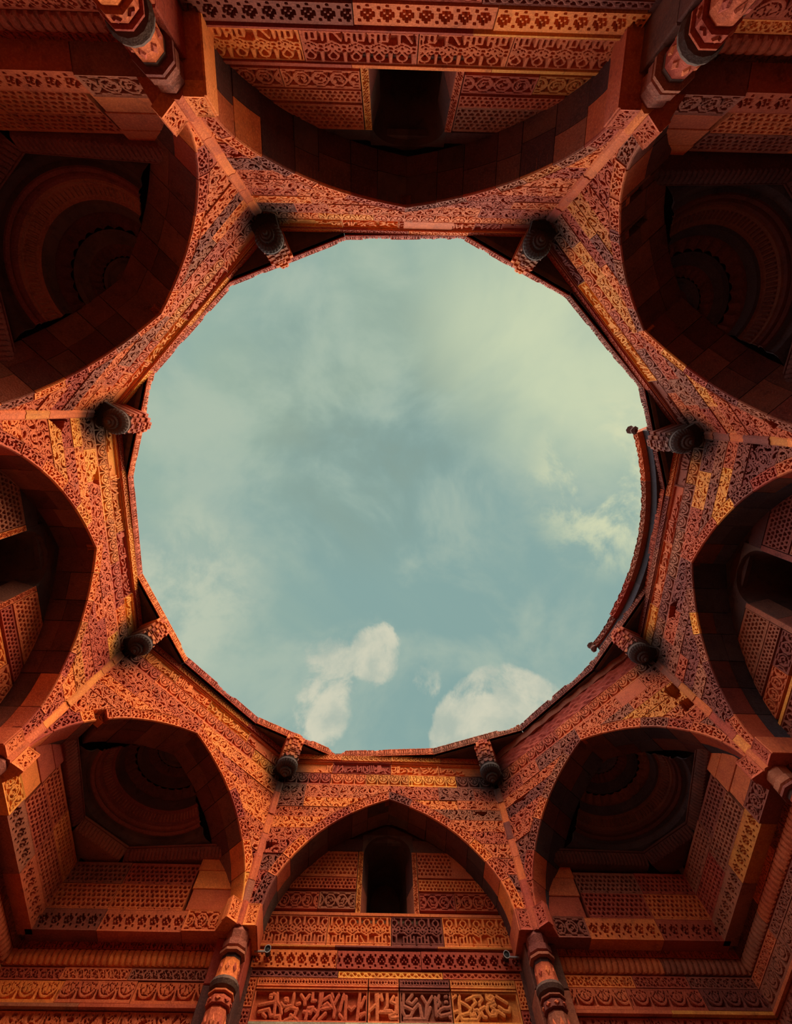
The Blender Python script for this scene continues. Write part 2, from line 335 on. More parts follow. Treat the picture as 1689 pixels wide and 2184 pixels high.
BAND_R = [[(60,210),(70,310),(0,330)],[(95,210),(90,300)],[(110,300),(140,250),(170,280),(140,290)],[(130,330),(200,340),(170,300)],[(230,240),(200,290),(240,300)],
 [(250,320),(330,330),(280,270),(360,280),(380,220),(290,225)],[(340,330),(400,290)],[(410,210),(405,320)],[(435,210),(430,320)],[(460,260),(490,250)],
 [(470,320),(550,290),(500,300)],[(540,240),(590,270),(600,310)],[(600,300),(660,310),(680,260)],[(640,230),(670,250)],[(700,270),(760,250),(700,300),(760,320),(700,340)],
 [(720,260),(720,330)],[(820,230),(840,260),(900,240)],[(850,290),(930,280),(850,320),(900,340),(980,290)],[(960,230),(980,270),(1010,230)],[(1000,310),(1050,270)],
 [(1040,340),(1100,320),(1120,240)],[(1140,240),(1140,320)],[(1170,240),(1180,320)],[(1220,310),(1260,270),(1320,270),(1290,310),(1340,310),(1360,270)],
 [(1270,340),(1400,350),(1440,320)],[(1380,270),(1400,310)],[(1470,300),(1520,320),(1560,290)],[(1530,350),(1600,350),(1580,320)]]
def to_plane(F, strokes, ox, oy, k, d): return [[un(F, ox + k * x, oy + k * y, d) for x, y in s] for s in strokes]
BIG = to_plane(FR[4], STROKES_R, 800, 2070, 0.18354, 0.5) + to_plane(FR[4], STROKES_L, 520, 2070, 0.17762, 0.5)
BAND = to_plane(FR[4], BAND_L, 640, 1610, 0.10657, 0.03) + to_plane(FR[4], BAND_R, 800, 1610, 0.11835, 0.03)
def strokes_field(u, v, strokes, w, du=0.0):
    S = np.full(u.shape, -0.05)
    for st in strokes:
        xs = [p[0] + du for p in st]
        if min(xs) - 0.1 > u.max() or max(xs) + 0.1 < u.min(): continue
        ys = [p[1] for p in st]
        k = (u > min(xs) - 0.06) & (u < max(xs) + 0.06)
        if not k.any(): continue
        d = seg(u[k], v[k], [(p[0] + du, p[1]) for p in st]); S[k] = np.maximum(S[k], w - d)
    return S

# broken-out pieces, measured in the photograph: side -> polygons in (s, z)
HOLES = {i: [[un(FR[i], *q) for q in poly] for poly in polys] for i, polys in {
    4: [[(558, 1794), (594, 1799), (560, 1815)], [(1010, 1731), (1040, 1733), (1030, 1742)]],
    3: [[(1416, 1474), (1451, 1444), (1449, 1476), (1444, 1492), (1425, 1482)], [(1447, 1497), (1470, 1487), (1482, 1500), (1462, 1518)], [(1095, 1712), (1128, 1688), (1110, 1708)]],
    2: [[(1430, 1290), (1445, 1280), (1438, 1315), (1426, 1318)], [(1593, 906), (1625, 940), (1606, 962), (1603, 930)]],
    6: [[(100, 890), (140, 891), (132, 920)], [(198, 1028), (208, 995), (212, 1035)]],
    1: [[(1620, 890), (1660, 905), (1652, 915), (1640, 905)], [(1235, 566), (1275, 590), (1270, 600)]],
    0: [[(482, 326), (520, 330), (500, 334)]],
}.items()}
def in_poly(x, y, poly):
    k = np.zeros(x.shape, bool); n = len(poly)
    for a in range(n):
        x0, y0 = poly[a]; x1, y1 = poly[(a + 1) % n]
        c = ((y0 > y) != (y1 > y)) & (x < (x1 - x0) * (y - y0) / (y1 - y0 + 1e-12) + x0); k ^= c
    return k

H = 0.0091
TRI = 0
def relief(name, parent, mat, F, S, Z, d, sd, depth=0.035, skirt=0.07, bw=0.014, holes=None, slope=0.0, fine=1.0, proud=None):
    """carved slab: S, Z index grids (first axis = along, second = up); d = offset of the front face"""
    global TRI
    S, Z = S.astype(float).copy(), Z.astype(float).copy(); na, nb = S.shape
    la = np.hypot(np.gradient(S, axis=0), np.gradient(Z, axis=0)); lb = np.hypot(np.gradient(S, axis=1), np.gradient(Z, axis=1))
    ia = np.minimum(np.arange(na), na - 1 - np.arange(na))[:, None] * la; ib = np.minimum(np.arange(nb), nb - 1 - np.arange(nb))[None, :] * lb
    edge = np.minimum(ia, ib)
    sd = np.maximum(sd, bw - edge) if bw else sd
    ga = np.gradient(sd, axis=0); gb = np.gradient(sd, axis=1); g2 = ga * ga + gb * gb + 1e-12
    da = -sd * ga / g2; db = -sd * gb / g2; snap = (np.abs(sd) < 0.9 * (la + lb)) & (np.abs(np.abs(sd) - .006) > 1e-9) & (np.abs(da) < 0.55) & (np.abs(db) < 0.55) & (edge > 1e-6)
    snap[0, :] = snap[-1, :] = False; snap[:, 0] = snap[:, -1] = False
    top = (sd > 0) | snap
    dS = np.where(snap, da * np.gradient(S, axis=0) + db * np.gradient(S, axis=1), 0); dZ = np.where(snap, da * np.gradient(Z, axis=0) + db * np.gradient(Z, axis=1), 0)
    D = d + np.where(top, 0.0, depth) - np.where(top, np.clip(sd, 0, 0.02) * 0.35, 0) + np.zeros_like(S)
    if holes:
        for poly in holes:
            k = in_poly(S, Z, poly); D[k] = np.max(D) + 0.14; dS[k] = 0; dZ[k] = 0
    if proud is not None: D = D + proud
    S2, Z2 = S + dS, Z + dZ
    mb = MB(); mb.grid(F.P(S2, D + slope * (Z2 - Z2.min()), Z2))
    bd = float(np.max(D)) + skirt
    for sl in ((0, slice(None)), (-1, slice(None)), (slice(None), 0), (slice(None), -1)):
        s_, z_, d_ = S2[sl], Z2[sl], D[sl]; mb.grid(np.stack([F.P(s_, d_, z_), F.P(s_, bd, z_)]))
    TRI += na * nb * 2
    return mb.build(name, mat, parent)
def rect(s0, s1, z0, z1, h=H):
    na = max(3, int((s1 - s0) / h) + 1); nb = max(3, int((z1 - z0) / h) + 1)
    return np.meshgrid(np.linspace(s0, s1, na), np.linspace(z0, z1, nb), indexing='ij')
def mapped(sa, sb, z0, z1, h=H):             # sa, sb functions of z
    nb = max(3, int((z1 - z0) / h) + 1); z = np.linspace(z0, z1, nb); a, b = sa(z), sb(z)
    na = max(3, int(np.max(b - a) / h) + 1); t = np.linspace(0, 1, na)[:, None]
    return a[None] * (1 - t) + b[None] * t, np.broadcast_to(z[None], (na, nb)).copy()
def split(s0, s1, target, jit=0.12):
    n = max(1, round((s1 - s0) / target)); c = [s0 + (s1 - s0) * k / n for k in range(n + 1)]
    for k in range(1, n): c[k] += rng.uniform(-jit, jit) * (s1 - s0) / n
    return list(zip(c[:-1], c[1:]))
G = 0.004
def band(name, parent, F, s0, s1, z0, z1, d, fn, mats, target=0.8, depth=0.03, bw=0.012, skirt=0.07, slope=0.0, h=H, holes=None):
    for a, b in split(s0, s1, target):
        S, Z = rect(a + G, b - G, z0, z1, h)
        relief(name, parent, pick(mats), F, S, Z, d + rng.uniform(-.006, .006), fn(S, Z - z0), depth, skirt, bw, holes, slope)
def block(name, parent, F, s0, s1, d0, d1, z0, z1, mat, ch=0.008):
    mb = MB(); mb.box(F, s0, s1, d0, d1, z0, z1, ch); return mb.build(name, mat, parent)
def moulding(name, parent, F, s0, s1, prof, mat, target=1.1):   # prof = [(d, z)...] swept along s
    for a, b in split(s0, s1, target):
        mb = MB(); ss = np.array([a + G * .6, b - G * .6]); p = np.array(prof)
        mb.grid(F.P(ss[:, None], p[None, :, 0], p[None, :, 1]))
        for e in ss: mb.fan(F.P(e, p[:, 0], p[:, 1]), F.P(e, p[:, 0].mean(), p[:, 1].mean()))
        mb.build(name, mat if not isinstance(mat, dict) else pick(mat), parent)

# ------------------------------------------------------------------ pointed arch outline (half), s from the axis
AP = np.array([(1.665, 4.24), (1.64, 4.40), (1.585, 4.57), (1.50, 4.735), (1.39, 4.90), (1.25, 5.07), (1.09, 5.235), (0.92, 5.375), (0.74, 5.50), (0.56, 5.605), (0.37, 5.70), (0.18, 5.78), (0.0, 5.845)])
def dense(P, n=400):
    d = np.r_[0, np.cumsum(np.hypot(*np.diff(P, axis=0).T))]; t = np.linspace(0, d[-1], n)
    x = np.interp(t, d, P[:, 0]); y = np.interp(t, d, P[:, 1])
    k = np.ones(15) / 15
    for _ in range(2):
        xp = np.r_[2 * x[0] - x[7:0:-1], x, 2 * x[-1] - x[-2:-9:-1]]; yp = np.r_[2 * y[0] - y[7:0:-1], y, 2 * y[-1] - y[-2:-9:-1]]
        x = np.convolve(xp, k, 'valid'); y = np.convolve(yp, k, 'valid')
    return t, x, y
AT, AS, AZ = dense(AP); ALEN = AT[-1]
def a_pt(t): return np.interp(t, AT, AS), np.interp(t, AT, AZ)
_dx, _dz = np.gradient(AS), np.gradient(AZ); _l = np.hypot(_dx, _dz); NX, NZ = _dz / _l, -_dx / _l
_b = np.clip((AT - (ALEN - 0.25)) / 0.25, 0, 1); NX = NX * (1 - _b); NZ = NZ * (1 - _b) + 1.06 * _b
def a_nr(t): return np.interp(t, AT, NX), np.interp(t, AT, NZ)
BW = 0.165
def outer_curve(L):
    t = AT; w = np.minimum(BW, np.maximum(0.02, L / 2 - 0.055 - AS)); return AS + NX * w, AZ + NZ * w, w
def s_of_z(zz, xs, zs): return np.interp(zz, zs, xs, left=xs[0], right=0.0)
def arch_s(z): return s_of_z(z, AS, AZ)

# ------------------------------------------------------------------ arches (8)
PLACE = ['top', 'upper right', 'right', 'lower right', 'bottom', 'lower left', 'left', 'upper left']
SOFF = {0: dict(dark=3, soot_shade=2), 1: dict(dark=3, vault=2), 2: dict(shade_grey=5, dark=1), 3: dict(shade_grey=2, dark=2), 4: dict(dark=3, soot_shade=1), 5: dict(vault=4, dark=1), 6: dict(vault=4, dark=2), 7: dict(vault=4, dark=2)}  # underside stones coloured with the shade beneath each arch
ARCH_LABEL = [
    'widest carved pointed arch, at the top of the photo above the black slot',
    'carved pointed corner arch at upper right, in front of the blackened ringed half dome',
    'carved pointed arch cut by the right edge, vault stones coloured blue-black as shade',
    'carved corner arch at lower right with ochre patch and two broken square holes',
    'carved pointed arch at the bottom centre above the kufic band',
    'carved corner arch at lower left with a broken black hole in its rim',
    'orange carved pointed arch cut by the left edge of the photo',
    'orange carved corner arch at upper left, in front of ringed half dome']
def arch(i):
    F = FR[i]; corner = i % 2 == 1; mats = SIDE_MIX[i]
    T = empty('corner_arch' if corner else 'wall_arch', tuple(F.P(0, 0, 4.24)), ARCH_LABEL[i], 'arch', 'eight carved pointed arches round the octagon')
    dep = 0.57 if corner else 0.5
    OS, OZ, W = outer_curve(F.L); holes = HOLES.get(i)
    nv = 7
    for sg in (-1, 1):
        cuts = np.linspace(0, ALEN, nv + 1); cuts[1:-1] += np.array([rng.uniform(-.05, .05) for _ in range(nv - 1)])
        gaps = []
        for gi, gs, sc_, hw_, front in ((5, 1, 1.25, .08, True), (1, -1, 1.37, .045, False), (1, -1, 1.10, .05, False)):
            if gi == i and gs == sg:
                tg = float(np.interp(-sc_, -AS, AT)); cuts = np.array([c_ for c_ in cuts if abs(c_ - tg) > hw_ + .03]); cuts = np.sort(np.r_[cuts, tg - hw_, tg + hw_]); gaps.append((tg, front))
        gap = {int(np.searchsorted(cuts, tg)) - 1: fr for tg, fr in gaps}
        for k in range(len(cuts) - 1):
            if gap.get(k): continue
            t0, t1 = cuts[k] + (G if k else 0), cuts[k + 1] - (G if k < len(cuts) - 2 else 0.0)
            nt = max(4, int((t1 - t0) / H)); t = np.linspace(t0, t1, nt); x, z = a_pt(t); nx, nz = a_nr(t); w = np.interp(t, AT, W)
            nw = max(4, int(BW / H) + 1); q = np.linspace(0, 1, nw)
            Sg = x[:, None] + nx[:, None] * w[:, None] * q; Zg = z[:, None] + nz[:, None] * w[:, None] * q
            ww = w[:, None] * q; sd = running(t[:, None] + 0 * ww, ww - 0.032, 0.115, i + sg)
            sd = np.where(ww < 0.034, 0.01, sd)
            pr = np.where(ww < 0.028, -0.022 * np.sqrt(np.clip(1 - ((ww - 0.014) / 0.015) ** 2, 0, 1)), 0) + rng.uniform(-.005, .005)
            m = pick(mats)
            o = relief('voussoir', T, m, F, Sg * sg, Zg, 0.0, sd, 0.05, 0.05, 0.010, holes, proud=pr)
            # underside (soffit) slabs, two deep
            dm = dep * rng.uniform(0.42, 0.62)
            for da, db in ((0.0, dm - .003), (dm + .003, dep)):
                if k in gap and da == 0.0: db = .05
                off = rng.uniform(-.006, .012) if da else 0.0
                nn = 7; tt = np.linspace(t0, t1, nn); xx, zz = a_pt(tt); mx, mz = a_nr(tt)
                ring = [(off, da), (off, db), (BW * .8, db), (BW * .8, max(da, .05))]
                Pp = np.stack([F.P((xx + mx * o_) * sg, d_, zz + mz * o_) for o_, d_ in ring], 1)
                mb = MB(); mb.grid(Pp, closed=True); mb.quad(Pp[0]); mb.quad(Pp[-1]); mb.build('soffit_slab', pick(SOFF[i]) if (k > 1 or da) else m, T)  # lowest front slabs keep the arch stone, the rest take the painted shade
        # spandrel slabs by courses
        se = F.L / 2 - 0.055
        zs = [4.26, 4.47, 4.70, 4.93, 5.14, 5.33, 5.52, 5.70, 5.87, 6.125]
        for c in range(len(zs) - 1):
            z0, z1 = zs[c] + G, zs[c + 1] - G; b0 = float(s_of_z(z0, OS, OZ))
            if se - b0 < 0.02 and float(se - s_of_z(z1, OS, OZ)) < 0.03: continue
            cutsx = [None] + ([rng.uniform(b0 + .25, se - .35)] if se - b0 > 0.75 else []) + [se]
            if se - b0 > 1.3: cutsx = [None, b0 + (se - b0) * rng.uniform(.28, .4), b0 + (se - b0) * rng.uniform(.62, .75), se]
            for a in range(len(cutsx) - 1):
                lo, hi = cutsx[a], cutsx[a + 1]
                fa = (lambda z: np.minimum(s_of_z(z, OS, OZ) + .003, se - .004)) if lo is None else (lambda z, lo=lo: np.maximum(np.full_like(z, lo + G), 0))
                fb = lambda z, hi=hi: np.full_like(z, hi - G * .5)
                if lo is None:
                    Sg, Zg = rect(max(0.0, float(s_of_z(z1, OS, OZ)) - .02) if z1 < 6.0 or b0 > .02 else 0.0, hi - G * .5, z0, z1)
                    so = s_of_z(Zg, OS, OZ); cut = np.where(Sg < so - .012, .1, np.where(Sg < so, .014, 0.0)) * (so > 1e-4)
                else:
                    Sg, Zg = mapped(fa, fb, z0, z1); cut = 0.0
                sd = scroll(Sg + 3 * c + (sg > 0) * 7.3, Zg - zs[c], 0.178 if c % 2 else 0.165, seed=i * 2.1 + c)
                plain = (i == 3 and c == 8 and sg < 0 and a == 1)
                mm = pick(mats)
                if i == 3 and sg < 0 and c in (5, 6) : mm = M['ochre']
                relief('spandrel_slab', T, mm, F, Sg * sg, Zg, 0.0, sd if not plain else sd * 0 + .01, 0.075, 0.05, 0.006 if a == 0 else 0.010, holes, proud=rng.uniform(-.007, .007) + cut)
    # smooth corner rib at V[i+1], two facets with a raised fillet
    Fa, Fb = FR[i], FR[(i + 1) % 8]; z = 4.25
    while z < 6.08:
        h = min(rng.uniform(0.22, 0.42), 6.12 - z); j = rng.uniform(-.006, .012); mb = MB()
        def ring(zz, tw=0.0):
            a = Fa.L / 2
            pts = [Fa.P(a - 0.062, 0.10, zz), Fa.P(a - 0.062, -0.006 + j, zz), Fa.P(a - 0.048 + tw, -0.03 + j, zz), Fa.P(a - 0.022, -0.034 + j, zz),
                   Fb.P(-Fb.L / 2 + 0.022, -0.034 + j, zz), Fb.P(-Fb.L / 2 + 0.048 + tw, -0.03 + j, zz), Fb.P(-Fb.L / 2 + 0.062, -0.006 + j, zz), Fb.P(-Fb.L / 2 + 0.062, 0.10, zz)]
            return np.array(pts)
        mb.prism(ring(z + .003), ring(z + h - .003)); mb.build('rib_stone', pick({**mats, 'orange': 6}), T); z += h
    return T
for i in range(8): arch(i)

# ------------------------------------------------------------------ cornices above the arches (8)
CORN_LABEL = [
    'long straight cornice along the top of the sky opening, faded scallop band',
    'carved cornice at upper right, running beside the straight sky edge',
    'shaded double-banded cornice on the right beneath the broken curved wall piece',
    'worn cornice at lower right whose writing band is lost to rough plain stone',
    'cornice at the bottom with ochre Arabic writing over a row of fans',
    'cornice at lower left with orange writing band and fan scallops',
    'golden cornice along the left side with writing and fan scallops',
    'golden cornice at upper left, diagonal beside the sky']
def cornice(i):
    F = FR[i]; a = F.L / 2; T = empty('cornice', tuple(F.P(0, 0, 6.13)), CORN_LABEL[i], 'cornice', 'cornices above the eight arches')
    mats = SIDE_MIX[i] if i in (2, 3) else {**SIDE_MIX[i], 'ochre': 5 if i in (4, 6, 7, 5) else 2}
    moulding('recess_strip', T, F, -a - .05, a + .05, [(0.13, 6.11), (0.085, 6.118), (0.085, 6.158), (0.13, 6.16)], M['dark'])
    band('palmette_panel', T, F, -a + .02, a - .02, 6.155, 6.385, 0.03, lambda u, v: palmette(u, v - .03, 0.20, 0.205) * np.where(v < .03, 0, 1) + np.where(v < .03, .01, 0), mats, 0.74, 0.034, 0.006, h=.0075)
    if i == 3:
        S, Z = rect(-a, a, 6.395, 6.66, 0.03); n = 0.014 * np.sin(S * 23 + 3 * np.sin(Z * 31)) * np.sin(Z * 40 + S * 7) + 0.02 * np.sin(S * 3.1)
        relief('worn_slab', T, M['red'], F, S, Z, 0.05, S * 0 + .01, 0, 0.1, 0, proud=n)
        S, Z = rect(-a, a, 6.67, 6.80, 0.03); relief('worn_slab', T, M['brown'], F, S, Z, 0.03, S * 0 + .01, 0, 0.1, 0, proud=0.01 * np.sin(S * 17))
        return
    sh = {0: 0.21, 1: -0.37, 2: 0.5, 4: 0.0, 5: 0.33, 6: -0.2, 7: 0.1}[i]
    def wr(u, v):
        z = v + 6.40
        S = strokes_field(u, z - 0.0, BAND, 0.011, 0.0)
        if sh: S = np.maximum(strokes_field(u, z, BAND, 0.011, sh), strokes_field(u, z, BAND, 0.011, sh + (2.9 if sh < 0 else -2.9)))
        if i == 0: S = np.where(np.abs(u) < .9, np.where(hsh(np.floor(u * 3), 2.0) > .5, S, .005), S)
        return S
    band('inscription_panel', T, F, -a + .01, a - .01, 6.40, 6.625, 0.03, wr, mats, 0.95, 0.030, 0.006, h=.0075)
    moulding('fillet', T, F, -a - .02, a + .02, [(0.10, 6.63), (.018, 6.632), (.012, 6.638), (.018, 6.646), (.06, 6.648)], mats)
    moulding('recess_strip', T, F, -a - .05, a + .05, [(0.14, 6.645), (0.10, 6.648), (0.10, 6.685), (0.14, 6.687)], M['dark'])
    band('scroll_panel', T, F, -a + .03, a - .03, 6.685, 6.795, 0.02, lambda u, v: running(u, v - .012, 0.10, i), mats, 0.9, 0.02, 0.008)
for i in range(8): cornice(i)

# ------------------------------------------------------------------ ring of sixteen lintels
RING = np.array([[-0.867, -4.399], [0.865, -4.467], [2.432, -3.75], [3.761, -2.474], [4.376, -0.892], [4.411, 0.862], [3.665, 2.441], [2.484, 3.777], [0.849, 4.35], [-1.035, 4.445], [-2.485, 3.706], [-3.689, 2.455], [-4.338, 0.834], [-4.299, -0.847], [-3.787, -2.475], [-2.526, -3.752]])
BEAM_LABEL = ['straight ring lintel at the top edge of the sky', 'ring lintel crossing the upper right corner above boss, chipped end', 'long ring lintel on the upper right side of the sky',
    'ring lintel behind the right boss below the broken curved wall piece', 'ring lintel on the right side under the curved wall piece', 'ring lintel crossing the lower right above the stepped bracket',
    'ring lintel at the lower right over the worn plain cornice', 'ring lintel over the bracket right of bottom centre', 'straight ring lintel at the bottom edge of the sky',
    'ring lintel over the bracket left of bottom centre, notched beside gap', 'chipped ring lintel on the lower left side of the sky', 'long clean ring lintel over the lower left bracket',
    'ring lintel on the left side of the sky', 'jagged ring lintel over the left boss', 'stepped-out ring lintel on the upper left side of the sky', 'ring lintel crossing the upper left corner over boss']
for k in range(16):
    A, B = RING[k].copy(), RING[(k + 1) % 16].copy()
    ins = rng.uniform(-.012, .012); F = Frame(A, B); a = F.L / 2
    T = empty('ring_lintel', tuple(F.P(0, 0, 6.80)), BEAM_LABEL[k], 'lintel', 'sixteen lintels round the sky opening')
    na = int(F.L / 0.009); nb = 17; s = np.linspace(-a + .001, a - .001, na); q = np.linspace(0, 1, nb)
    chip = np.zeros(na)
    for _ in range(rng.choice([1, 2, 4, 5]) if k not in (11, 8) else 1):
        c0, wd, dp = rng.uniform(-a, a), rng.uniform(.04, .2), rng.uniform(.01, .05); chip = np.maximum(chip, dp * np.clip(1.2 - np.abs(s - c0) / wd, 0, 1) ** .5)
    chip += 0.004 * (hsh(np.arange(na) // 3, k * 1.0))
    if k == 9: chip += 0.10 * np.clip((-s - (a - .16)) / .16, 0, 1)      # mitred notch by the gap
    if k == 8: chip += 0.09 * np.clip((s - (a - .2)) / .12, 0, 1)
    Sg = np.repeat(s[:, None], nb, 1); Zg = 6.80 + q[None] * (0.15 - chip[:, None])
    m = pick({**SIDE_MIX[(k // 2) % 8], 'red': 6})
    relief('carved_face', T, m, F, Sg, Zg, ins, lozenge(Sg, (Zg - 6.80), 0.15), 0.022, 0.03, 0.0)
    mb = MB(); pl = lambda z: F.P(np.array([-a, a, a + .22, -a - .22]), np.array([ins + .014, ins + .014, 1.25, 1.25]), z)
    mb.prism(pl(6.80), pl(6.90)); mb.build('beam', M['shade_grey'] if k in (3, 4, 5, 6) else M['soot_shade'], T)  # underside shade put into the beam colour, blue-black on the right
    # narrow ledge strip under the front face
    mb = MB(); mb.box(F, -a + .02, a - .02, ins + .05, ins + .11, 6.78, 6.80); mb.build('fillet', M['soot_shade'], T)  # strip coloured dark to match the painted underside shade

# ------------------------------------------------------------------ broken curved drum piece on the right
T = empty('drum_fragment', (4.2, 0.3, 7.05 + Z0), 'curved broken piece of upper wall with jagged carved rim at right of sky', 'wall fragment')
def arcseg(a0, a1, r0, z0, z1, name, mat, last=False):
    n = int((a1 - a0) * r0 / 0.011); th = np.linspace(a0, a1, n); nb = 17
    u = th * r0; jag = 0.018 * (hsh(np.floor(u / 0.045), 5.0) > .5) + 0.012 * hsh(np.floor(u / 0.02), 3.0)
    zt = z1 - jag; q = np.linspace(0, 1, nb); Z = z0 + (zt - z0)[:, None] * q; sd = running(np.repeat(u[:, None], nb, 1), Z - z0, z1 - z0, 2)
    rr = r0 + np.where(sd > 0, 0, 0.02); mb = MB()
    P = lambda r, z: np.stack([np.cos(th)[:, None] * r, np.sin(th)[:, None] * r, z + Z0], -1)
    mb.grid(P(rr, Z)); mb.grid(P(np.array([[r0, r0 + .35]]) + 0 * th[:, None], np.full((n, 2), z0))); mb.grid(P(np.array([[r0, r0 + .35]]) + 0 * th[:, None], np.repeat(zt[:, None], 2, 1)))
    mb.grid(P(np.full((n, 2), r0 + .35), np.stack([np.full(n, z0), zt], 1)))
    for e in (0, -1): mb.quad([[math.cos(th[e]) * r, math.sin(th[e]) * r, z + Z0] for r, z in ((r0, z0), (r0 + .35, z0), (r0 + .35, z1), (r0, z1))])
    mb.build(name, mat, T)
cs = [-24.5, -13, -1, 11, 21, 29.5]
for q in range(5): arcseg(math.radians(cs[q]) + .0008, math.radians(cs[q + 1]) - .0008, 4.31 + (0.05 if q == 4 else 0), 7.06, 7.21, 'carved_block', pick(dict(red=3, brown=4)))
for q in range(5):
    a0, a1 = math.radians(cs[q]), math.radians(cs[q + 1]); th = np.linspace(a0, a1, 8); mb = MB()
    ring = lambda z: np.array([[math.cos(t) * 4.40, math.sin(t) * 4.40, z + Z0] for t in th] + [[math.cos(t) * 4.75, math.sin(t) * 4.75, z + Z0] for t in th[::-1]])
    mb.prism(ring(6.90), ring(7.06)); mb.build('plain_block', M['shade_grey'], T)
for ang, r in ((-25.2, 4.22), (30.2, 4.30)):                 # rough stubs at the two broken ends
    c, s_ = math.cos(math.radians(ang)), math.sin(math.radians(ang)); rs = np.random.RandomState(3); rings = []
    for z, w in ((7.00, .03), (7.04, .06), (7.10, .045), (7.16, .07), (7.20, .03)):
        rings.append([[c * (r + .05) + math.cos(t) * w * rs.uniform(.8, 1.3), s_ * (r + .05) + math.sin(t) * w * rs.uniform(.8, 1.3), z + Z0] for t in np.linspace(0, 6.283, 9)[:-1]])
    mb = MB(); rings = np.array(rings); mb.grid(rings, closed=True); mb.fan(rings[0], rings[0].mean(0)); mb.fan(rings[-1], rings[-1].mean(0)); mb.build('broken_stub', M['dark'], T)

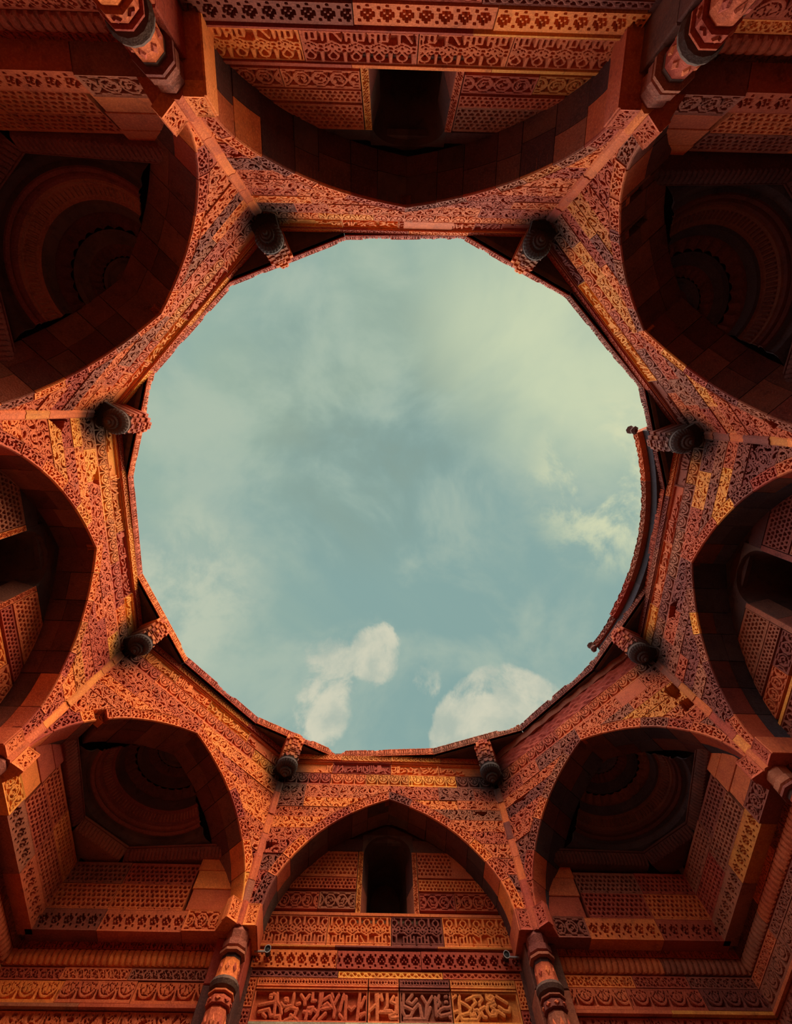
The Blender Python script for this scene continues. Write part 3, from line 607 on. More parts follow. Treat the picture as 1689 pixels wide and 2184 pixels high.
# ------------------------------------------------------------------ eight hanging brackets
BR_LABEL = {0: 'lotus boss bracket at the upper left corner of the sky', 1: 'lotus boss bracket at the upper right corner of the sky', 2: 'blue-shadowed boss bracket at the right, beside broken curved wall',
    3: 'weathered stepped bracket at the lower right of the sky', 4: 'upright stepped bracket right of bottom centre', 5: 'upright stepped bracket left of bottom centre',
    6: 'bright orange stepped bracket at the lower left of the sky', 7: 'orange stepped bracket at the left beside the jagged lintel'}
def bracket(k):
    v = V[k]; dirn = -v / np.linalg.norm(v); tan = np.array([-dirn[1], dirn[0]]); base = v + dirn * 0.28
    T = empty('bracket', (base[0], base[1], 6.04 + Z0), BR_LABEL[k], 'bracket', 'stepped corbel brackets with hanging bosses')
    def P(x, y, z): return np.array([base[0] + dirn[0] * x + tan[0] * y, base[1] + dirn[1] * x + tan[1] * y, z + Z0])
    # boss: a ribbed lotus turned about the vertical
    prof = [(0.0, 6.02), (0.02, 6.022), (0.035, 6.04), (0.03, 6.055), (0.05, 6.06), (0.068, 6.078), (0.06, 6.095), (0.085, 6.10), (0.098, 6.12), (0.092, 6.135), (0.13, 6.15), (0.165, 6.185), (0.183, 6.225), (0.180, 6.255), (0.172, 6.27), (0.178, 6.285), (0.165, 6.30), (0.12, 6.32)]
    n = 96; th = np.linspace(0, 2 * np.pi, n + 1)[:-1]; g = []
    for r, z in prof:
        rib = 1 + (0.035 * np.sign(np.cos(24 * th)) if 0.095 < r and 6.13 < z < 6.2 else 0) + (0.06 * np.cos(32 * th) if 0.09 < r < 0.1 else 0)
        g.append([[base[0] + math.cos(t) * r * rb, base[1] + math.sin(t) * r * rb, z + Z0] for t, rb in zip(th, np.broadcast_to(rib, n))])
    mb = MB(); mb.grid(np.array(g[9:]), closed=True); mb.build('boss', M['soot_shade'], T)
    mb = MB(); mb.grid(np.array(g[:10]), closed=True); mb.build('finial', M['soot_shade'], T)
    # neck that ties the boss to the corner
    mb = MB(); mb.prism([P(.12, -.11, 6.30), P(.12, .11, 6.30), P(-.34, .2, 6.26), P(-.34, -.2, 6.26)], [P(.14, -.13, 6.33), P(.14, .13, 6.33), P(-.34, .2, 6.33), P(-.34, -.2, 6.33)]); mb.build('neck', M['soot_shade'], T)
    # stepped body: offset plan, five tiers
    def plan(sc, x0, z):
        pts = [(x0, -.075), (x0, .075), (x0 - .035, .075), (x0 - .035, .115), (x0 - .08, .115), (x0 - .08, .155), (x0 - .14, .155), (x0 - .14, .185), (-.42, .185), (-.42, -.185), (x0 - .14, -.185), (x0 - .14, -.155), (x0 - .08, -.155), (x0 - .08, -.115), (x0 - .035, -.115), (x0 - .035, -.075)]
        return np.array([P(x if x < -.4 else x, y * sc, z) for x, y in pts])
    mt = pick(dict(orange=3, red=1)) if k not in (2, 3, 4) else M['brown'] if k == 2 else M['red']
    tiers = [(6.33, 6.415, .150, .93), (6.415, 6.445, .160, .97), (6.445, 6.545, .175, 1.0), (6.545, 6.575, .19, 1.05), (6.575, 6.685, .18, 1.02), (6.685, 6.72, .205, 1.1), (6.72, 6.80, .195, 1.06)]
    for z0, z1, x0, sc in tiers:
        for y0, y1, dx in ((-.052, .052, 0), (.056, .104, .034), (-.104, -.056, .034), (.108, .15, .082), (-.15, -.108, .082)):
            bx_ = lambda z, e=0.0: np.array([P(x0 - dx - e, y0 * sc + e, z), P(x0 - dx - e, y1 * sc - e, z), P(-.40, y1 * sc - e, z), P(-.40, y0 * sc + e, z)])
            mb = MB(); mb.grid(np.stack([bx_(z0 + .001, .004), bx_(z0 + .006), bx_(z1 - .006), bx_(z1 - .001, .004)]), closed=True); mb.quad(bx_(z0 + .001, .004)); mb.quad(bx_(z1 - .001, .004)); mb.build('corbel_block', mt, T)
    # petals below the lowest tier and carved plaques on the broad tiers
    for y, x in ((-.12, .07), (-.075, .118), (0, .152), (.075, .118), (.12, .07)):
        th = np.linspace(0, np.pi, 9); r0 = .036
        ring = lambda dx: np.array([P(x + dx, y + math.cos(t) * r0, 6.365 - math.sin(t) * .06) for t in th])
        mb = MB(); mb.prism(ring(0.0), ring(.028)); mb.build('petal', mt, T)
    for (z0, z1, x0) in ((6.46, 6.53, .177), (6.595, 6.665, .182), (6.735, 6.785, .197)):
        for y in (-.025, .025):
            mb = MB(); w = .015 if z1 - z0 < .065 else .022
            mb.prism([P(x0, y - w, z0), P(x0, y + w, z0), P(x0, y + w, z1), P(x0, y - w, z1)], [P(x0 + .012, y - w * .5, z0 + .01), P(x0 + .012, y + w * .5, z0 + .01), P(x0 + .012, y + w * .5, z1 - .01), P(x0 + .012, y - w * .5, z1 - .01)])
            mb.build('plaque', mt, T)
for k in range(8): bracket(k)

# ------------------------------------------------------------------ cardinal walls
WALL_NAME = {0: 'wall_north', 2: 'wall_east', 4: 'wall_south', 6: 'wall_west'}
WLAB = {0: 'carved sandstone wall along the top of the photo with black slot recess', 2: 'shadowed carved wall along the right edge', 4: 'carved sandstone wall at the bottom with kufic and inscription bands', 6: 'carved wall along the left edge with dark slot'}
DW, DF = 0.12, 0.28                         # corner wall face / frieze face
def sl_half(z):                             # slot half width
    z = np.asarray(z, float); return np.where(z < 5.33, 0.375, 0.375 * np.sqrt(np.clip(1 - ((z - 5.33) / 0.31) ** 2.0, 0, 1)))
def wall(i):
    F = FR[i]; T = empty(WALL_NAME[i], tuple(F.P(0, 0.5, -Z0)), WLAB[i], 'wall', kind='structure')
    mats = SIDE_MIX[i]; warm = {**mats, 'ochre': 3 if i in (0, 4) else 1}
    dull = {'red': 3, 'brown': 5, 'dark': 1}
    # ---- tympanum, set back 0.5
    d = 0.5
    for sg in (-1, 1):
        def strip(name, z0, z1, fn, mm, depth=0.035, dd=0.0, cuts=2, inner=0.462):
            lo = inner
            mid = lo + (1.66 - lo) * rng.uniform(.42, .6)
            hi = lambda z: np.minimum(arch_s(z) + .01, 1.69)
            segs = [(lo, mid), (mid, None)] if cuts == 2 and float(arch_s(z1)) > mid + .15 else [(lo, None)]
            for a, b in segs:
                fb = (lambda z, b=b: np.full_like(z, b - G)) if b is not None else hi
                Sg, Zg = mapped(lambda z, a=a: np.full_like(z, a + G), fb, z0, z1)
                relief(name, T, pick(mm), F, Sg * sg, Zg, d + dd + rng.uniform(-.008, .008), fn(Sg, Zg - z0), depth, 0.07, 0.012)
        strip('scroll_panel', 4.555, 4.775, lambda u, v: running(u, v - .02, 0.18, 1), warm)
        strip('lattice_panel', 4.81, 4.965, lambda u, v: lattice(u, v - .03, 0.083), mats, cuts=1)
        if i == 4 and sg < 0: strip('lattice_panel', 4.985, 5.36, lambda u, v: np.where(u < 1.0, lattice(u, v, 0.095), .01), dull)
        else: strip('lattice_panel', 4.985, 5.36, lambda u, v: lattice(u, v, 0.095), dull)
        strip('plain_block', 5.37, 5.56, lambda u, v: u * 0 + .01, dict(dark=3, soot_shade=2), cuts=1, inner=.40)
        # groove mouldings between the strips
        for zc in (4.793, 4.533):
            moulding('fillet', T, F, *sorted((sg * .47, sg * 1.66)), [(d + .1, zc - .02), (d + .075, zc - .018), (d + .075, zc + .014), (d + .1, zc + .016)], M['dark'])
        # carved strip beside the slot
        S, Z = rect(0.385, 0.455, 4.50, 5.36); S = S * sg
        relief('jamb_strip', T, pick(warm), F, S, Z, d - .006, lattice(S, Z, .035) if i != 2 else S * 0 + .01, .02, .1, .008)
        # plain stones over the slot
        Sg, Zg = mapped(lambda z: sl_half(z) + 0.0, lambda z: np.minimum(arch_s(z), 0.41 + 0 * z), 5.33, 5.64, 0.03)
        relief('slot_head_stone', T, M['soot_shade'], F, Sg * sg, Zg, d + .0, Sg * 0 + .01, 0, 0.06, 0)
        Sg, Zg = mapped(lambda z: 0 * z, lambda z: arch_s(z) + .02, 5.56, 5.84, 0.03)
        relief('crown_block', T, M['soot_shade'], F, Sg * sg, Zg, d + .06, Sg * 0 + .01, 0, 0.06, 0)
        # slot cheeks, splayed inwards
        for a, b, mt in ((4.50, 4.88, 'brown'), (4.885, 5.33, 'dark')):
            mb = MB(); mb.prism([F.P(sg * .378, d, a), F.P(sg * .30, d + .25, a), F.P(sg * .30, d + .25, b), F.P(sg * .378, d, b)], [F.P(sg * .46, d + .02, a), F.P(sg * .46, d + .3, a), F.P(sg * .46, d + .3, b), F.P(sg * .46, d + .02, b)]); mb.build('slot_cheek', M[mt], T)
            mb = MB(); mb.prism([F.P(sg * .33, d + .25, a), F.P(sg * .24, d + 1.0, a), F.P(sg * .24, d + 1.0, b), F.P(sg * .33, d + .25, b)], [F.P(sg * .5, d + .25, a), F.P(sg * .5, d + 1.0, a), F.P(sg * .5, d + 1.0, b), F.P(sg * .5, d + .25, b)]); mb.build('slot_lining', M['soot_shade'], T)
    # slot arch barrel and back
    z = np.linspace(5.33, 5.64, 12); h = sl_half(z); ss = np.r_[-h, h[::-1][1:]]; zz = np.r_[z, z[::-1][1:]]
    mb = MB(); mb.grid(np.stack([F.P(ss, d, zz), F.P(ss * .85, d + .3, zz - .02), F.P(ss * .65, d + 1.0, zz - .06)])); mb.build('slot_vault', M['soot_shade'], T)
    block('slot_back', T, F, -.5, .5, d + 1.0, d + 1.1, 4.4, 5.8, M['soot_shade'])
    block('slot_sill', T, F, -.5, .5, d + .02, d + 1.0, 4.40, 4.498, M['pale'] if i == 4 else M['dark'])
    moulding('sill_moulding', T, F, -1.69, 1.69, [(d + .1, 4.46), (d - .02, 4.465), (d - .02, 4.50), (d + .1, 4.505)], warm)
    # ---- kufic band, ledges, stepped-diamond band
    band('kufic_slab', T, F, -1.69, 1.69, 4.125, 4.457, d - .01, lambda u, v: kufic(u, v, 0.33), {**mats, 'orange': 5}, 0.86, 0.038, 0.010, h=.009)
    moulding('fillet', T, F, -1.71, 1.71, [(d + .1, 4.095), (d - .03, 4.10), (d - .03, 4.118), (d + .1, 4.122)], warm)
    moulding('recess_strip', T, F, -1.71, 1.71, [(d + .1, 4.07), (d + .06, 4.073), (d + .06, 4.092), (d + .1, 4.095)], M['dark'])
    band('stepped_band_slab', T, F, -1.73, 1.73, 3.885, 4.068, d - .02, lambda u, v: bitmap(u, v, 0.18), warm, 1.1, 0.04, 0.008, h=.00698)
    moulding('recess_strip', T, F, -1.73, 1.73, [(d + .1, 3.862), (d + .05, 3.866), (d + .05, 3.882), (d + .1, 3.885)], M['dark'])
    band('wave_slab', T, F, -1.75, 1.75, 3.80, 3.862, d - .01, lambda u, v: 0.012 - np.abs(v - .028 - .015 * np.cos(u / .045 * 3.14)), warm, 1.1, 0.025, 0.012)
    # ---- framed inscription
    b4 = {'orange': 4, 'red': 3, 'ochre': 3}
    for a, b, m_ in ((-1.6, -.78, b4), (-.775, -.15, b4), (-.145, .23, b4), (.235, 1.6, b4)):
        mm = pick(m_); mm = M['ochre'] if (i == 4 and a == -1.6) else mm
        if i == 4 and a == -.775: mm = M['brown']
        for (z0, z1, fn, nm) in ((3.715, 3.793, lambda u, v: lattice(u, v - .01, .055), 'frame_slab'),
                                 (3.40, 3.675, lambda u, v: strokes_field(u, v + 3.40, BIG if i == 4 else [[(p[0] * -1 + .05, p[1]) for p in s] for s in BIG], .0175), 'inscription_slab')):
            S, Z = rect(a + G, b - G, z0, z1, .0068 if i == 4 else .011); relief(nm, T, mm, F, S, Z, d - .01, fn(S, Z - z0), .045, .06, .014)
        for zc in (3.694,): moulding('fillet', T, F, a + G, b - G, [(d + .08, zc - .018), (d - .025, zc - .014), (d - .025, zc), (d + .04, zc + .004), (d + .08, zc + .02)], mm, 9)
    for sg in (-1, 1):
        for z0, z1 in ((3.52, 3.793), (3.20, 3.517), (2.6, 3.196)):
            S, Z = rect(1.605, 1.75, z0 + G, z1 - G); relief('frame_slab', T, pick(warm), F, S * sg, Z, d - .012, lattice(S, Z, .062), .03, .06, .014)
    moulding('fillet', T, F, -1.6, 1.6, [(d + .1, 3.37), (d - .03, 3.372), (d - .03, 3.392), (d + .1, 3.396)], M['pale'] if i == 4 else warm)
    zt = 3.365
    for zb in (2.95, 2.45, 1.85, 1.2, .5, -.2, -.85, -1.5):
        for a, b in split(-1.76, 1.76, 0.9): block('stone_block', T, F, a + G, b - G, d + .0, d + .12, zb + G, zt - G, pick(dict(dark=3, brown=3)))
        zt = zb
    # ---- piers under the springers, and recess jambs
    for sg in (-1, 1):
        zt = 4.0
        for zb in (3.55, 3.1, 2.5, 1.9, 1.2, .5, -.2, -.85, -1.5):
            block('pier_stone', T, F, *sorted((sg * 1.745, sg * 2.16)), 0.18, .75, zb + .003, zt - .003, pick(dict(red=2, brown=4, dark=2)), .01); zt = zb
        for z0, z1, mt in ((4.245, 4.6, 'red'),): pass
    # ---- parts of the wall beyond the piers (inside the corner arches)
    for sg in (-1, 1):
        j = (i + 2) % 8 if sg > 0 else (i - 2) % 8
        ce = abs(line_x(F, DW, FR[j], DW)); cf = abs(line_x(F, DF, FR[j], DF)); W = lambda a, b: sorted((sg * a, sg * b))
        bright = {**mats, 'orange': 6}
        # string course
        c1 = 2.62
        band('string_panel', T, F, *W(2.0, c1), 4.0, 4.235, DW - .05, lambda u, v: running(u, v - .03, 0.175, 4), bright, 2, .035, .02, skirt=.22)
        band('string_panel', T, F, *W(c1, ce + .06), 4.0, 4.235, DW - .03, lambda u, v: bitmap(u, v - .02, 0.19, BM), {**mats, 'brown': 4}, 0.95, .04, .014, skirt=.22, h=.00736)
        # plain springing stones and lattice above the string
        for z0, z1, e in ((4.245, 4.50, 2.68), (4.505, 4.74, 2.70), (4.745, 5.05, 2.72)):
            block('plain_block', T, F, *W(1.93, e), DW - .015 + rng.uniform(-.008, .008), DW + .15, z0, z1, pick(dict(red=5, orange=3)) if i in (4, 6, 0) else pick(dict(red=4, brown=4)), .006)
        band('lattice_panel', T, F, *W(2.725, ce), 4.25, 4.555, DW, lambda u, v: lattice(u, v, 0.098), {**mats, 'brown': 3, 'ochre': 1}, 0.9, .045, .010)
        band('lattice_panel', T, F, *W(2.725, ce), 4.56, 4.835, DW, lambda u, v: lattice(u + .03, v, 0.098), {**mats, 'brown': 5}, 0.75, .045, .010)
        block('plain_block', T, F, *W(2.73, ce + .05), DW + .10, DW + .2, 4.84, 6.7, M['soot_shade'])
        block('plain_block', T, F, *W(1.9, 2.73), DW + .10, DW + .2, 5.05, 6.7, M['soot_shade'])
        # friezes below
        x0, x1 = 2.165, cf
        band('medallion_slab', T, F, *W(x0, x1), 3.925, 4.045, DF, lambda u, v: medal(u, v, .115), dull, 0.95, .03, .01)
        for a, b in split(x0, x1, 1.0):                          # drooping leaves on a rounded roll
            mm = pick({'red': 3, 'brown': 3, 'orange': 2}); S, Z = rect(a + G, b - G, 3.760, 3.918); v = (Z - 3.760) / .158
            relief('leaf_slab', T, mm, F, S * sg, Z, DF + .0, leaves(S, .158 - (Z - 3.760), .158), .018, .1, 0.0, proud=-.035 * np.sin(np.pi * np.clip(v * .9 + .1, 0, 1)) ** .7)
        moulding('recess_strip', T, F, *W(x0, x1), [(DF + .15, 3.738), (DF + .08, 3.740), (DF + .08, 3.760), (DF + .15, 3.762)], M['dark'])
        band('scroll_slab', T, F, *W(x0, x1), 3.625, 3.735, DF - .01, lambda u, v: running(u, v - .008, .095, 6), {**mats, 'orange': 3}, 0.9, .028, .01)
        band('scallop_slab', T, F, *W(x0, x1), 3.425, 3.615, DF - .01, lambda u, v: palmette(u, v - .03, .16, .225) * (v > .03) + .01 * (v <= .03), {**mats, 'orange': 3}, 0.9, .035, .01)
        moulding('ledge', T, F, *W(x0, x1), [(DF + .1, 3.370), (DF - .05, 3.375), (DF - .05, 3.405), (DF + .1, 3.415)], warm)
        band('frieze_slab', T, F, *W(x0, x1), 3.140, 3.360, DF, lambda u, v: scroll(u, v, .2, 3), mats, 0.9, .035, .012, h=.012)
        moulding('ledge', T, F, *W(x0, x1), [(DF + .1, 3.100), (DF - .04, 3.105), (DF - .04, 3.130), (DF + .1, 3.138)], M['pale'] if (i == 4 and sg > 0) else warm)
        band('frieze_slab', T, F, *W(x0, x1), 2.72, 3.090, DF, lambda u, v: scroll(u, v, .22, 5), mats, 0.9, .035, .012, h=.02)
        zt = 2.71
        for zb in (2.2, 1.5, .8, .1, -.7, -1.5):
            for a, b in split(*W(x0, x1), 0.85): block('stone_block', T, F, a + G, b - G, DF, DF + .1, zb + G, zt - G, pick(dict(dark=3, brown=3)))
            zt = zb
        block('backing', T, F, *W(1.7, cf + .1), DF + .2, DF + .3, -1.5, 4.0, M['dark'], 0)
for i in (0, 2, 4, 6): wall(i)

# ------------------------------------------------------------------ springer blocks on each pier (8)
SP_LABEL = ['upper left springer block of the top arch, sharply lit carving', 'upper right springer block of the top arch, orange broken top', 'springer block beyond the right edge, upper one', 'springer block at the right edge, lower one',
    'springer block right of the bottom arch above colonnette', 'springer block left of the bottom arch above colonnette', 'springer block at the left edge, lower one', 'springer block beyond the left edge, upper one']
for k in range(8):
    Fa, Fb = FR[(k - 1) % 8], FR[k]; T = empty('springer_block', (V[k][0], V[k][1], 4.0 + Z0), SP_LABEL[k], 'springer', 'springer blocks under the eight octagon corners')
    mats = dict(orange=3, red=1) if k not in (2, 3, 4) else dict(red=3, brown=2)
    mt = pick(mats)
    for F, sg in ((Fa, 1), (Fb, -1)):
        a = F.L / 2; S, Z = rect(a - .225, a - .062, 4.0, 4.24, .0075); u = S - (a - .225)
        relief('carved_facet', T, mt, F, S * sg, Z, -.045, scroll(u + .02, Z - 4.0, .115, k), .04, .06, .024)
    card, sg = (Fb, -1) if k % 2 == 0 else (Fa, 1)
    a = card.L / 2
    mb = MB(); mb.box(card, *sorted((sg * (a - .245), sg * (a - .228))), -.04, .5, 4.0, 4.24); mb.build('return_face', mt, T)
    mb = MB(); z0, z1 = 4.001, 4.239
    core = lambda z: np.array([card.P(sg * (a - .23), .52, z), card.P(sg * (a - .23), -.03, z), card.P(sg * a, -.045, z), (Fa if card is Fb else Fb).P((1 if card is Fb else -1) * (FR[(k - 1) % 8] if card is Fb else FR[k]).L / 2 - (0.23 if card is Fb else -0.23), -.03, z), card.P(sg * (a + .34), .16, z), card.P(sg * (a + .34), .52, z)])
    mb.prism(core(z0), core(z1)); mb.build('core', mt, T)
    j = -.075; mb = MB()
    rb = lambda z: np.array([Fa.P(Fa.L / 2 - .06, .0, z), Fa.P(Fa.L / 2 - .06, -.045, z), Fa.P(Fa.L / 2 - .035, j, z), Fb.P(-Fb.L / 2 + .035, j, z), Fb.P(-Fb.L / 2 + .06, -.045, z), Fb.P(-Fb.L / 2 + .06, 0, z)])
    mb.prism(rb(3.995), rb(4.26)); mb.build('rib_end', mt, T)

# ------------------------------------------------------------------ colonnettes (8)
COL_LABEL = ['banded colonnette at upper left, beneath dark corner of the top arch', 'banded octagonal colonnette at upper right beneath the top arch corner', 'colonnette beyond the right edge, upper one', 'colonnette at the right edge, lower one',
    'banded colonnette right of the bottom arch', 'banded colonnette left of the bottom arch with orange collar', 'colonnette at the left edge, lower one', 'colonnette beyond the left edge, upper one']
for k in range(8):
    F, sg = (FR[k], -1) if k % 2 == 0 else (FR[(k - 1) % 8], 1)
    cx = sg * 1.885; T = empty('colonnette', tuple(F.P(cx, .07, -1.5)), COL_LABEL[k], 'column', 'engaged colonnettes under the springers')
    def lathe(name, prof, mat, n=8, tw=math.pi / 8):
        g = [[F.P(cx + math.cos(t + tw) * r, .07 + math.sin(t + tw) * r, z) for t in np.linspace(0, 2 * np.pi, n + 1)[:-1]] for r, z in prof]
        g = np.array(g); mb = MB(); mb.grid(g, closed=True); mb.fan(g[0], g[0].mean(0)); mb.fan(g[-1], g[-1].mean(0)); return mb.build(name, mat, T)
    mats = dict(orange=3, red=3) if k not in (2, 3, 4) else dict(brown=3, red=2)
    lathe('capital', [(.13, 3.78), (.15, 3.80), (.15, 3.86), (.13, 3.87), (.14, 3.95), (.12, 3.998)], M['brown'])
    lathe('fillet', [(.12, 3.73), (.16, 3.74), (.16, 3.765), (.13, 3.78)], M['brown'])
    lathe('collar', [(.11, 3.68), (.12, 3.69), (.115, 3.73)], M['soot_shade'])
    lathe('carved_collar', [(.135, 3.50), (.128, 3.55), (.118, 3.69)], pick(mats))
    lathe('bell', [(.105, 3.40), (.15, 3.43), (.165, 3.47), (.155, 3.50), (.13, 3.51)], M['soot_shade'], 16, 0)
    lathe('fillet', [(.10, 3.37), (.15, 3.378), (.15, 3.392), (.10, 3.40)], pick(mats))
    lathe('carved_collar', [(.12, 3.28), (.14, 3.285), (.14, 3.345), (.12, 3.36), (.10, 3.37)], pick(mats))
    lathe('shaft', [(.115, 2.75), (.118, 3.0), (.122, 3.24), (.10, 3.28)], pick(mats))
    lathe('shaft', [(.12, -1.2), (.12, 0.5), (.116, 2.74)], pick(mats))
    lathe('base', [(.18, -1.5), (.18, -1.35), (.14, -1.22), (.12, -1.2)], pick(mats))
    # carved diamonds standing proud of the collars
    for q in range(8):
        t = q * math.pi / 4; c_, s_ = math.cos(t), math.sin(t)
        for zc, r, hh, ww in ((3.60, .114, .055, .028), (3.315, .130, .024, .034), (3.14, .115, .07, .03), (2.95, .110, .08, .03)):
            def p(w, z, o=0.0): rr = r + o; return F.P(cx + c_ * rr - s_ * w, .07 + s_ * rr + c_ * w, z)
            mb = MB(); mb.prism([p(-ww, zc), p(0, zc - hh), p(ww, zc), p(0, zc + hh)], [p(-ww * .6, zc, .014), p(0, zc - hh * .6, .014), p(ww * .6, zc, .014), p(0, zc + hh * .6, .014)]); mb.build('carved_diamond', M['red'], T)

# ------------------------------------------------------------------ corner half domes (4)
HD_LABEL = {1: 'blackened half dome with concentric rings in the upper right corner', 3: 'dark half dome with tilted ledge in the lower right corner', 5: 'dark half dome with stepped rings in the lower left corner', 7: 'dark half dome with carved ring in the upper left corner'}
for i in (1, 3, 5, 7):
    F = FR[i]; T = empty('half_dome', tuple(F.P(0, .6, 4.9)), HD_LABEL[i], 'dome', 'ringed half domes in the four corners')
    pts = [(-1.42, .32), (-.40, 1.47), (.40, 1.47), (1.42, .32)]
    base = 'brown' if i in (5, 7) else 'dark'
    for q in range(3):
        A, B = np.array(pts[q]), np.array(pts[q + 1]); A2, B2 = F.m + F.e * A[0] + F.n * A[1], F.m + F.e * B[0] + F.n * B[1]; G2 = Frame(A2, B2)
        nrm = np.array([G2.e[1], -G2.e[0]]); cen = F.m + F.n * .2; G2.n = nrm if nrm @ (G2.m - cen) > 0 else -nrm
        a = G2.L / 2; S, Z = rect(-a, a, 4.895, 5.085); v = (Z - 4.895) / .19
        ld = lambda u, w: np.where(w > .13, 0.012 - np.abs(w - .16), leaves(u, .13 - np.minimum(w, .13), .13, .055))
        relief('ledge_stone', T, M[base], G2, S, Z, 0.0, ld(S, Z - 4.895), .014, .35, 0, proud=-.03 * np.sin(np.pi * np.clip(v, 0, 1)) + .05 * (1 - v))
    n0 = .47; cz = (0, n0)
    def rev(name, prof, mat, n=72, scal=None):
        th = np.linspace(math.radians(-12), math.radians(192), n); rows = []
        for r, z in prof:
            rr = r * (1 + (scal * np.abs(np.sin(th * 13)) if scal else 0 * th)); rows.append(F.P(cz[0] + np.cos(th) * rr, np.maximum(cz[1] + np.sin(th) * rr, 0.563), z))
        mb = MB(); mb.grid(np.stack(rows)); return mb.build(name, mat, T, smooth=False)
    dk, dm = ('shade_grey', 'dark') if i in (1, 3) else ('soot_shade', 'dark')
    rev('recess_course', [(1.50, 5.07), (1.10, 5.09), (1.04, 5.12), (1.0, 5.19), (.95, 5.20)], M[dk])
    rev('ring_fillet', [(.99, 5.20), (.93, 5.20), (.905, 5.225), (.92, 5.25), (.885, 5.26), (.87, 5.29)], M[base])
    r_ = rev('carved_ring', [(.875, 5.29), (.85, 5.30), (.845, 5.33), (.76, 5.43), (.735, 5.44)], M[base], 140)
    # carved beads standing on the ring
    th = np.linspace(math.radians(-5), math.radians(185), 52); mb = MB()
    for t in th:
        ring0 = [F.P(cz[0] + math.cos(t + a_) * rr, max(.563, cz[1] + math.sin(t + a_) * rr), z) for a_, rr, z in ((-.018, .842, 5.335), (.018, .842, 5.335), (.018, .775, 5.412), (-.018, .775, 5.412))]
        ring1 = [F.P(cz[0] + math.cos(t + a_) * rr, max(.563, cz[1] + math.sin(t + a_) * rr), z) for a_, rr, z in ((-.01, .818, 5.338), (.01, .818, 5.338), (.01, .768, 5.396), (-.01, .768, 5.396))]
        mb.prism(ring0, ring1)
    bo = mb.build('carved_beads', M[base], T); bo['kind'] = 'stuff'
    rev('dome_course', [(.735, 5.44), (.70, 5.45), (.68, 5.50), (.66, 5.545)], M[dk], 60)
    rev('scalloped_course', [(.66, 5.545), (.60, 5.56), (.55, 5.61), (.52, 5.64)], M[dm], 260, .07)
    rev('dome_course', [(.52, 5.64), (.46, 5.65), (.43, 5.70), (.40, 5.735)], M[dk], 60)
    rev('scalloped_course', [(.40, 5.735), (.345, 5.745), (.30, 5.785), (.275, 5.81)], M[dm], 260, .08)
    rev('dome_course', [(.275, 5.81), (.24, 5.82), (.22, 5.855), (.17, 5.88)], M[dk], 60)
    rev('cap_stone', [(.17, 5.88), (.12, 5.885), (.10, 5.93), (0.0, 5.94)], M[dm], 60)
    rev('backing', [(1.55, 5.06), (1.3, 5.5), (.9, 5.85), (0.0, 6.0)], M['soot_shade'], 40)

# ------------------------------------------------------------------ little round lamps under the kufic band
for x, y, lab in ((571, 2027, 'small round dark floodlight at the left end of the kufic band'), (1080, 2039, 'small round dark floodlight at the right end of the kufic band')):
    F = FR[4]; s, z = un(F, x, y, .38); T = empty('floodlight', tuple(F.P(s, .38, z)), lab, 'lamp', 'floodlights under the bottom arch')
    def disc(r, d): return np.array([F.P(s + math.cos(t) * r, d, z + math.sin(t) * r) for t in np.linspace(0, 6.2832, 25)[:-1]])
    mb = MB(); mb.grid(np.stack([disc(.036, .36), disc(.036, .37), disc(.034, .44), disc(.015, .47)]), closed=True); c = disc(.03, .364); mb.fan(disc(.015, .47), F.P(s, .47, z)); mb.build('housing', M['lamp'], T)
    mb = MB(); mb.grid(np.stack([disc(.036, .362), disc(.042, .355), disc(.042, .345), disc(.036, .345), disc(.034, .362)]), closed=True); mb.build('rim', M['rim'], T)
    mb = MB(); mb.fan(disc(.035, .362), F.P(s, .358, z)); mb.build('lens', M['lamp'], T)
    e = 1.71 * (1 if s > 0 else -1); mb = MB(); mb.box(F, *sorted((s + (.03 if s > 0 else -.03), e)), .39, .41, z - .008, z + .008); mb.build('arm', M['rim'], T)

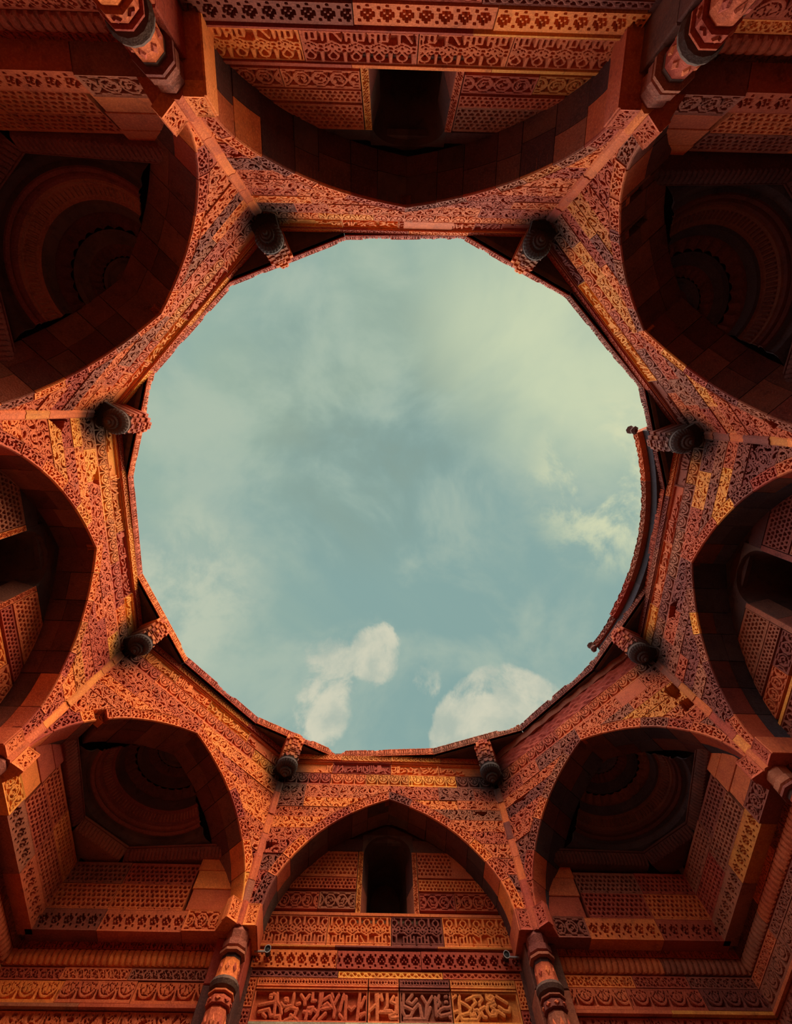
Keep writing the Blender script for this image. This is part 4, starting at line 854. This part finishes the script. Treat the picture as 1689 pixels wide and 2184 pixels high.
# ------------------------------------------------------------------ shell: floor, outer masonry, roof terrace
def big_box(name, x0, x1, y0, y1, z0, z1, mat, label, cat):
    mb = MB(); r = lambda z: np.array([[x0, y0, z], [x1, y0, z], [x1, y1, z], [x0, y1, z]], float); mb.prism(r(z0), r(z1)); o = mb.build(name, mat); o['kind'] = 'structure'; o['label'] = label; o['category'] = cat; return o
FT = empty('floor', (0, 0, 0), 'dark grey stone paving of the chamber floor, below the view', 'floor', kind='structure')
for a in range(9):
    for b in range(9):
        F = Frame(np.array([-5.4, -5.4]), np.array([5.4, -5.4])); x0, y0 = -5.4 + a * 1.2, -5.4 + b * 1.2; mb = MB(); e = .004; c = .01
        r = lambda k, z: np.array([[x0 + e + k, y0 + e + k, z], [x0 + 1.2 - e - k, y0 + e + k, z], [x0 + 1.2 - e - k, y0 + 1.2 - e - k, z], [x0 + e + k, y0 + 1.2 - e - k, z]])
        mb.grid(np.stack([r(0, -.12), r(0, -c), r(c, 0)]), closed=True); mb.quad(r(c, 0)); mb.quad(r(0, -.12)); mb.build('paving_slab', M['shade_grey'], FT)  # floor coloured dark to cut light bounced up the walls
for nm, x0, x1, y0, y1 in (('wall_outer_north', -6.6, 6.6, -6.6, -6.05), ('wall_outer_south', -6.6, 6.6, 6.05, 6.6), ('wall_outer_west', -6.6, -6.05, -6.05, 6.05), ('wall_outer_east', 6.05, 6.6, -6.05, 6.05)):
    big_box(nm, x0, x1, y0, y1, -.12, 6.8 + Z0, M['red'], 'outer masonry of the tomb, hidden behind the ' + nm.split('_')[-1] + ' wall', 'wall')
for nm, x0, x1, y0, y1 in (('roof_north', -6.6, 6.6, -6.6, -4.95), ('roof_south', -6.6, 6.6, 4.95, 6.6), ('roof_west', -6.6, -4.85, -4.95, 4.95), ('roof_east', 4.85, 6.6, -4.95, 4.95)):
    big_box(nm, x0, x1, y0, y1, 6.905 + Z0, 7.03 + Z0, M['red'], 'roof terrace slab on the ' + nm.split('_')[-1] + ' side, behind the lintel ring', 'roof')
for nm, sx, sy in (('roof_corner_northwest', -1, -1), ('roof_corner_northeast', 1, -1), ('roof_corner_southeast', 1, 1), ('roof_corner_southwest', -1, 1)):
    big_box(nm, *sorted((sx * 3.75, sx * 4.85)), *sorted((sy * 3.75, sy * 4.95)), 6.905 + Z0, 7.02 + Z0, M['red'], 'small roof slab closing the ' + nm.split('_')[-1] + ' corner behind the lintels', 'roof')
print('carved tris', TRI, 'objects', len(bpy.data.objects))
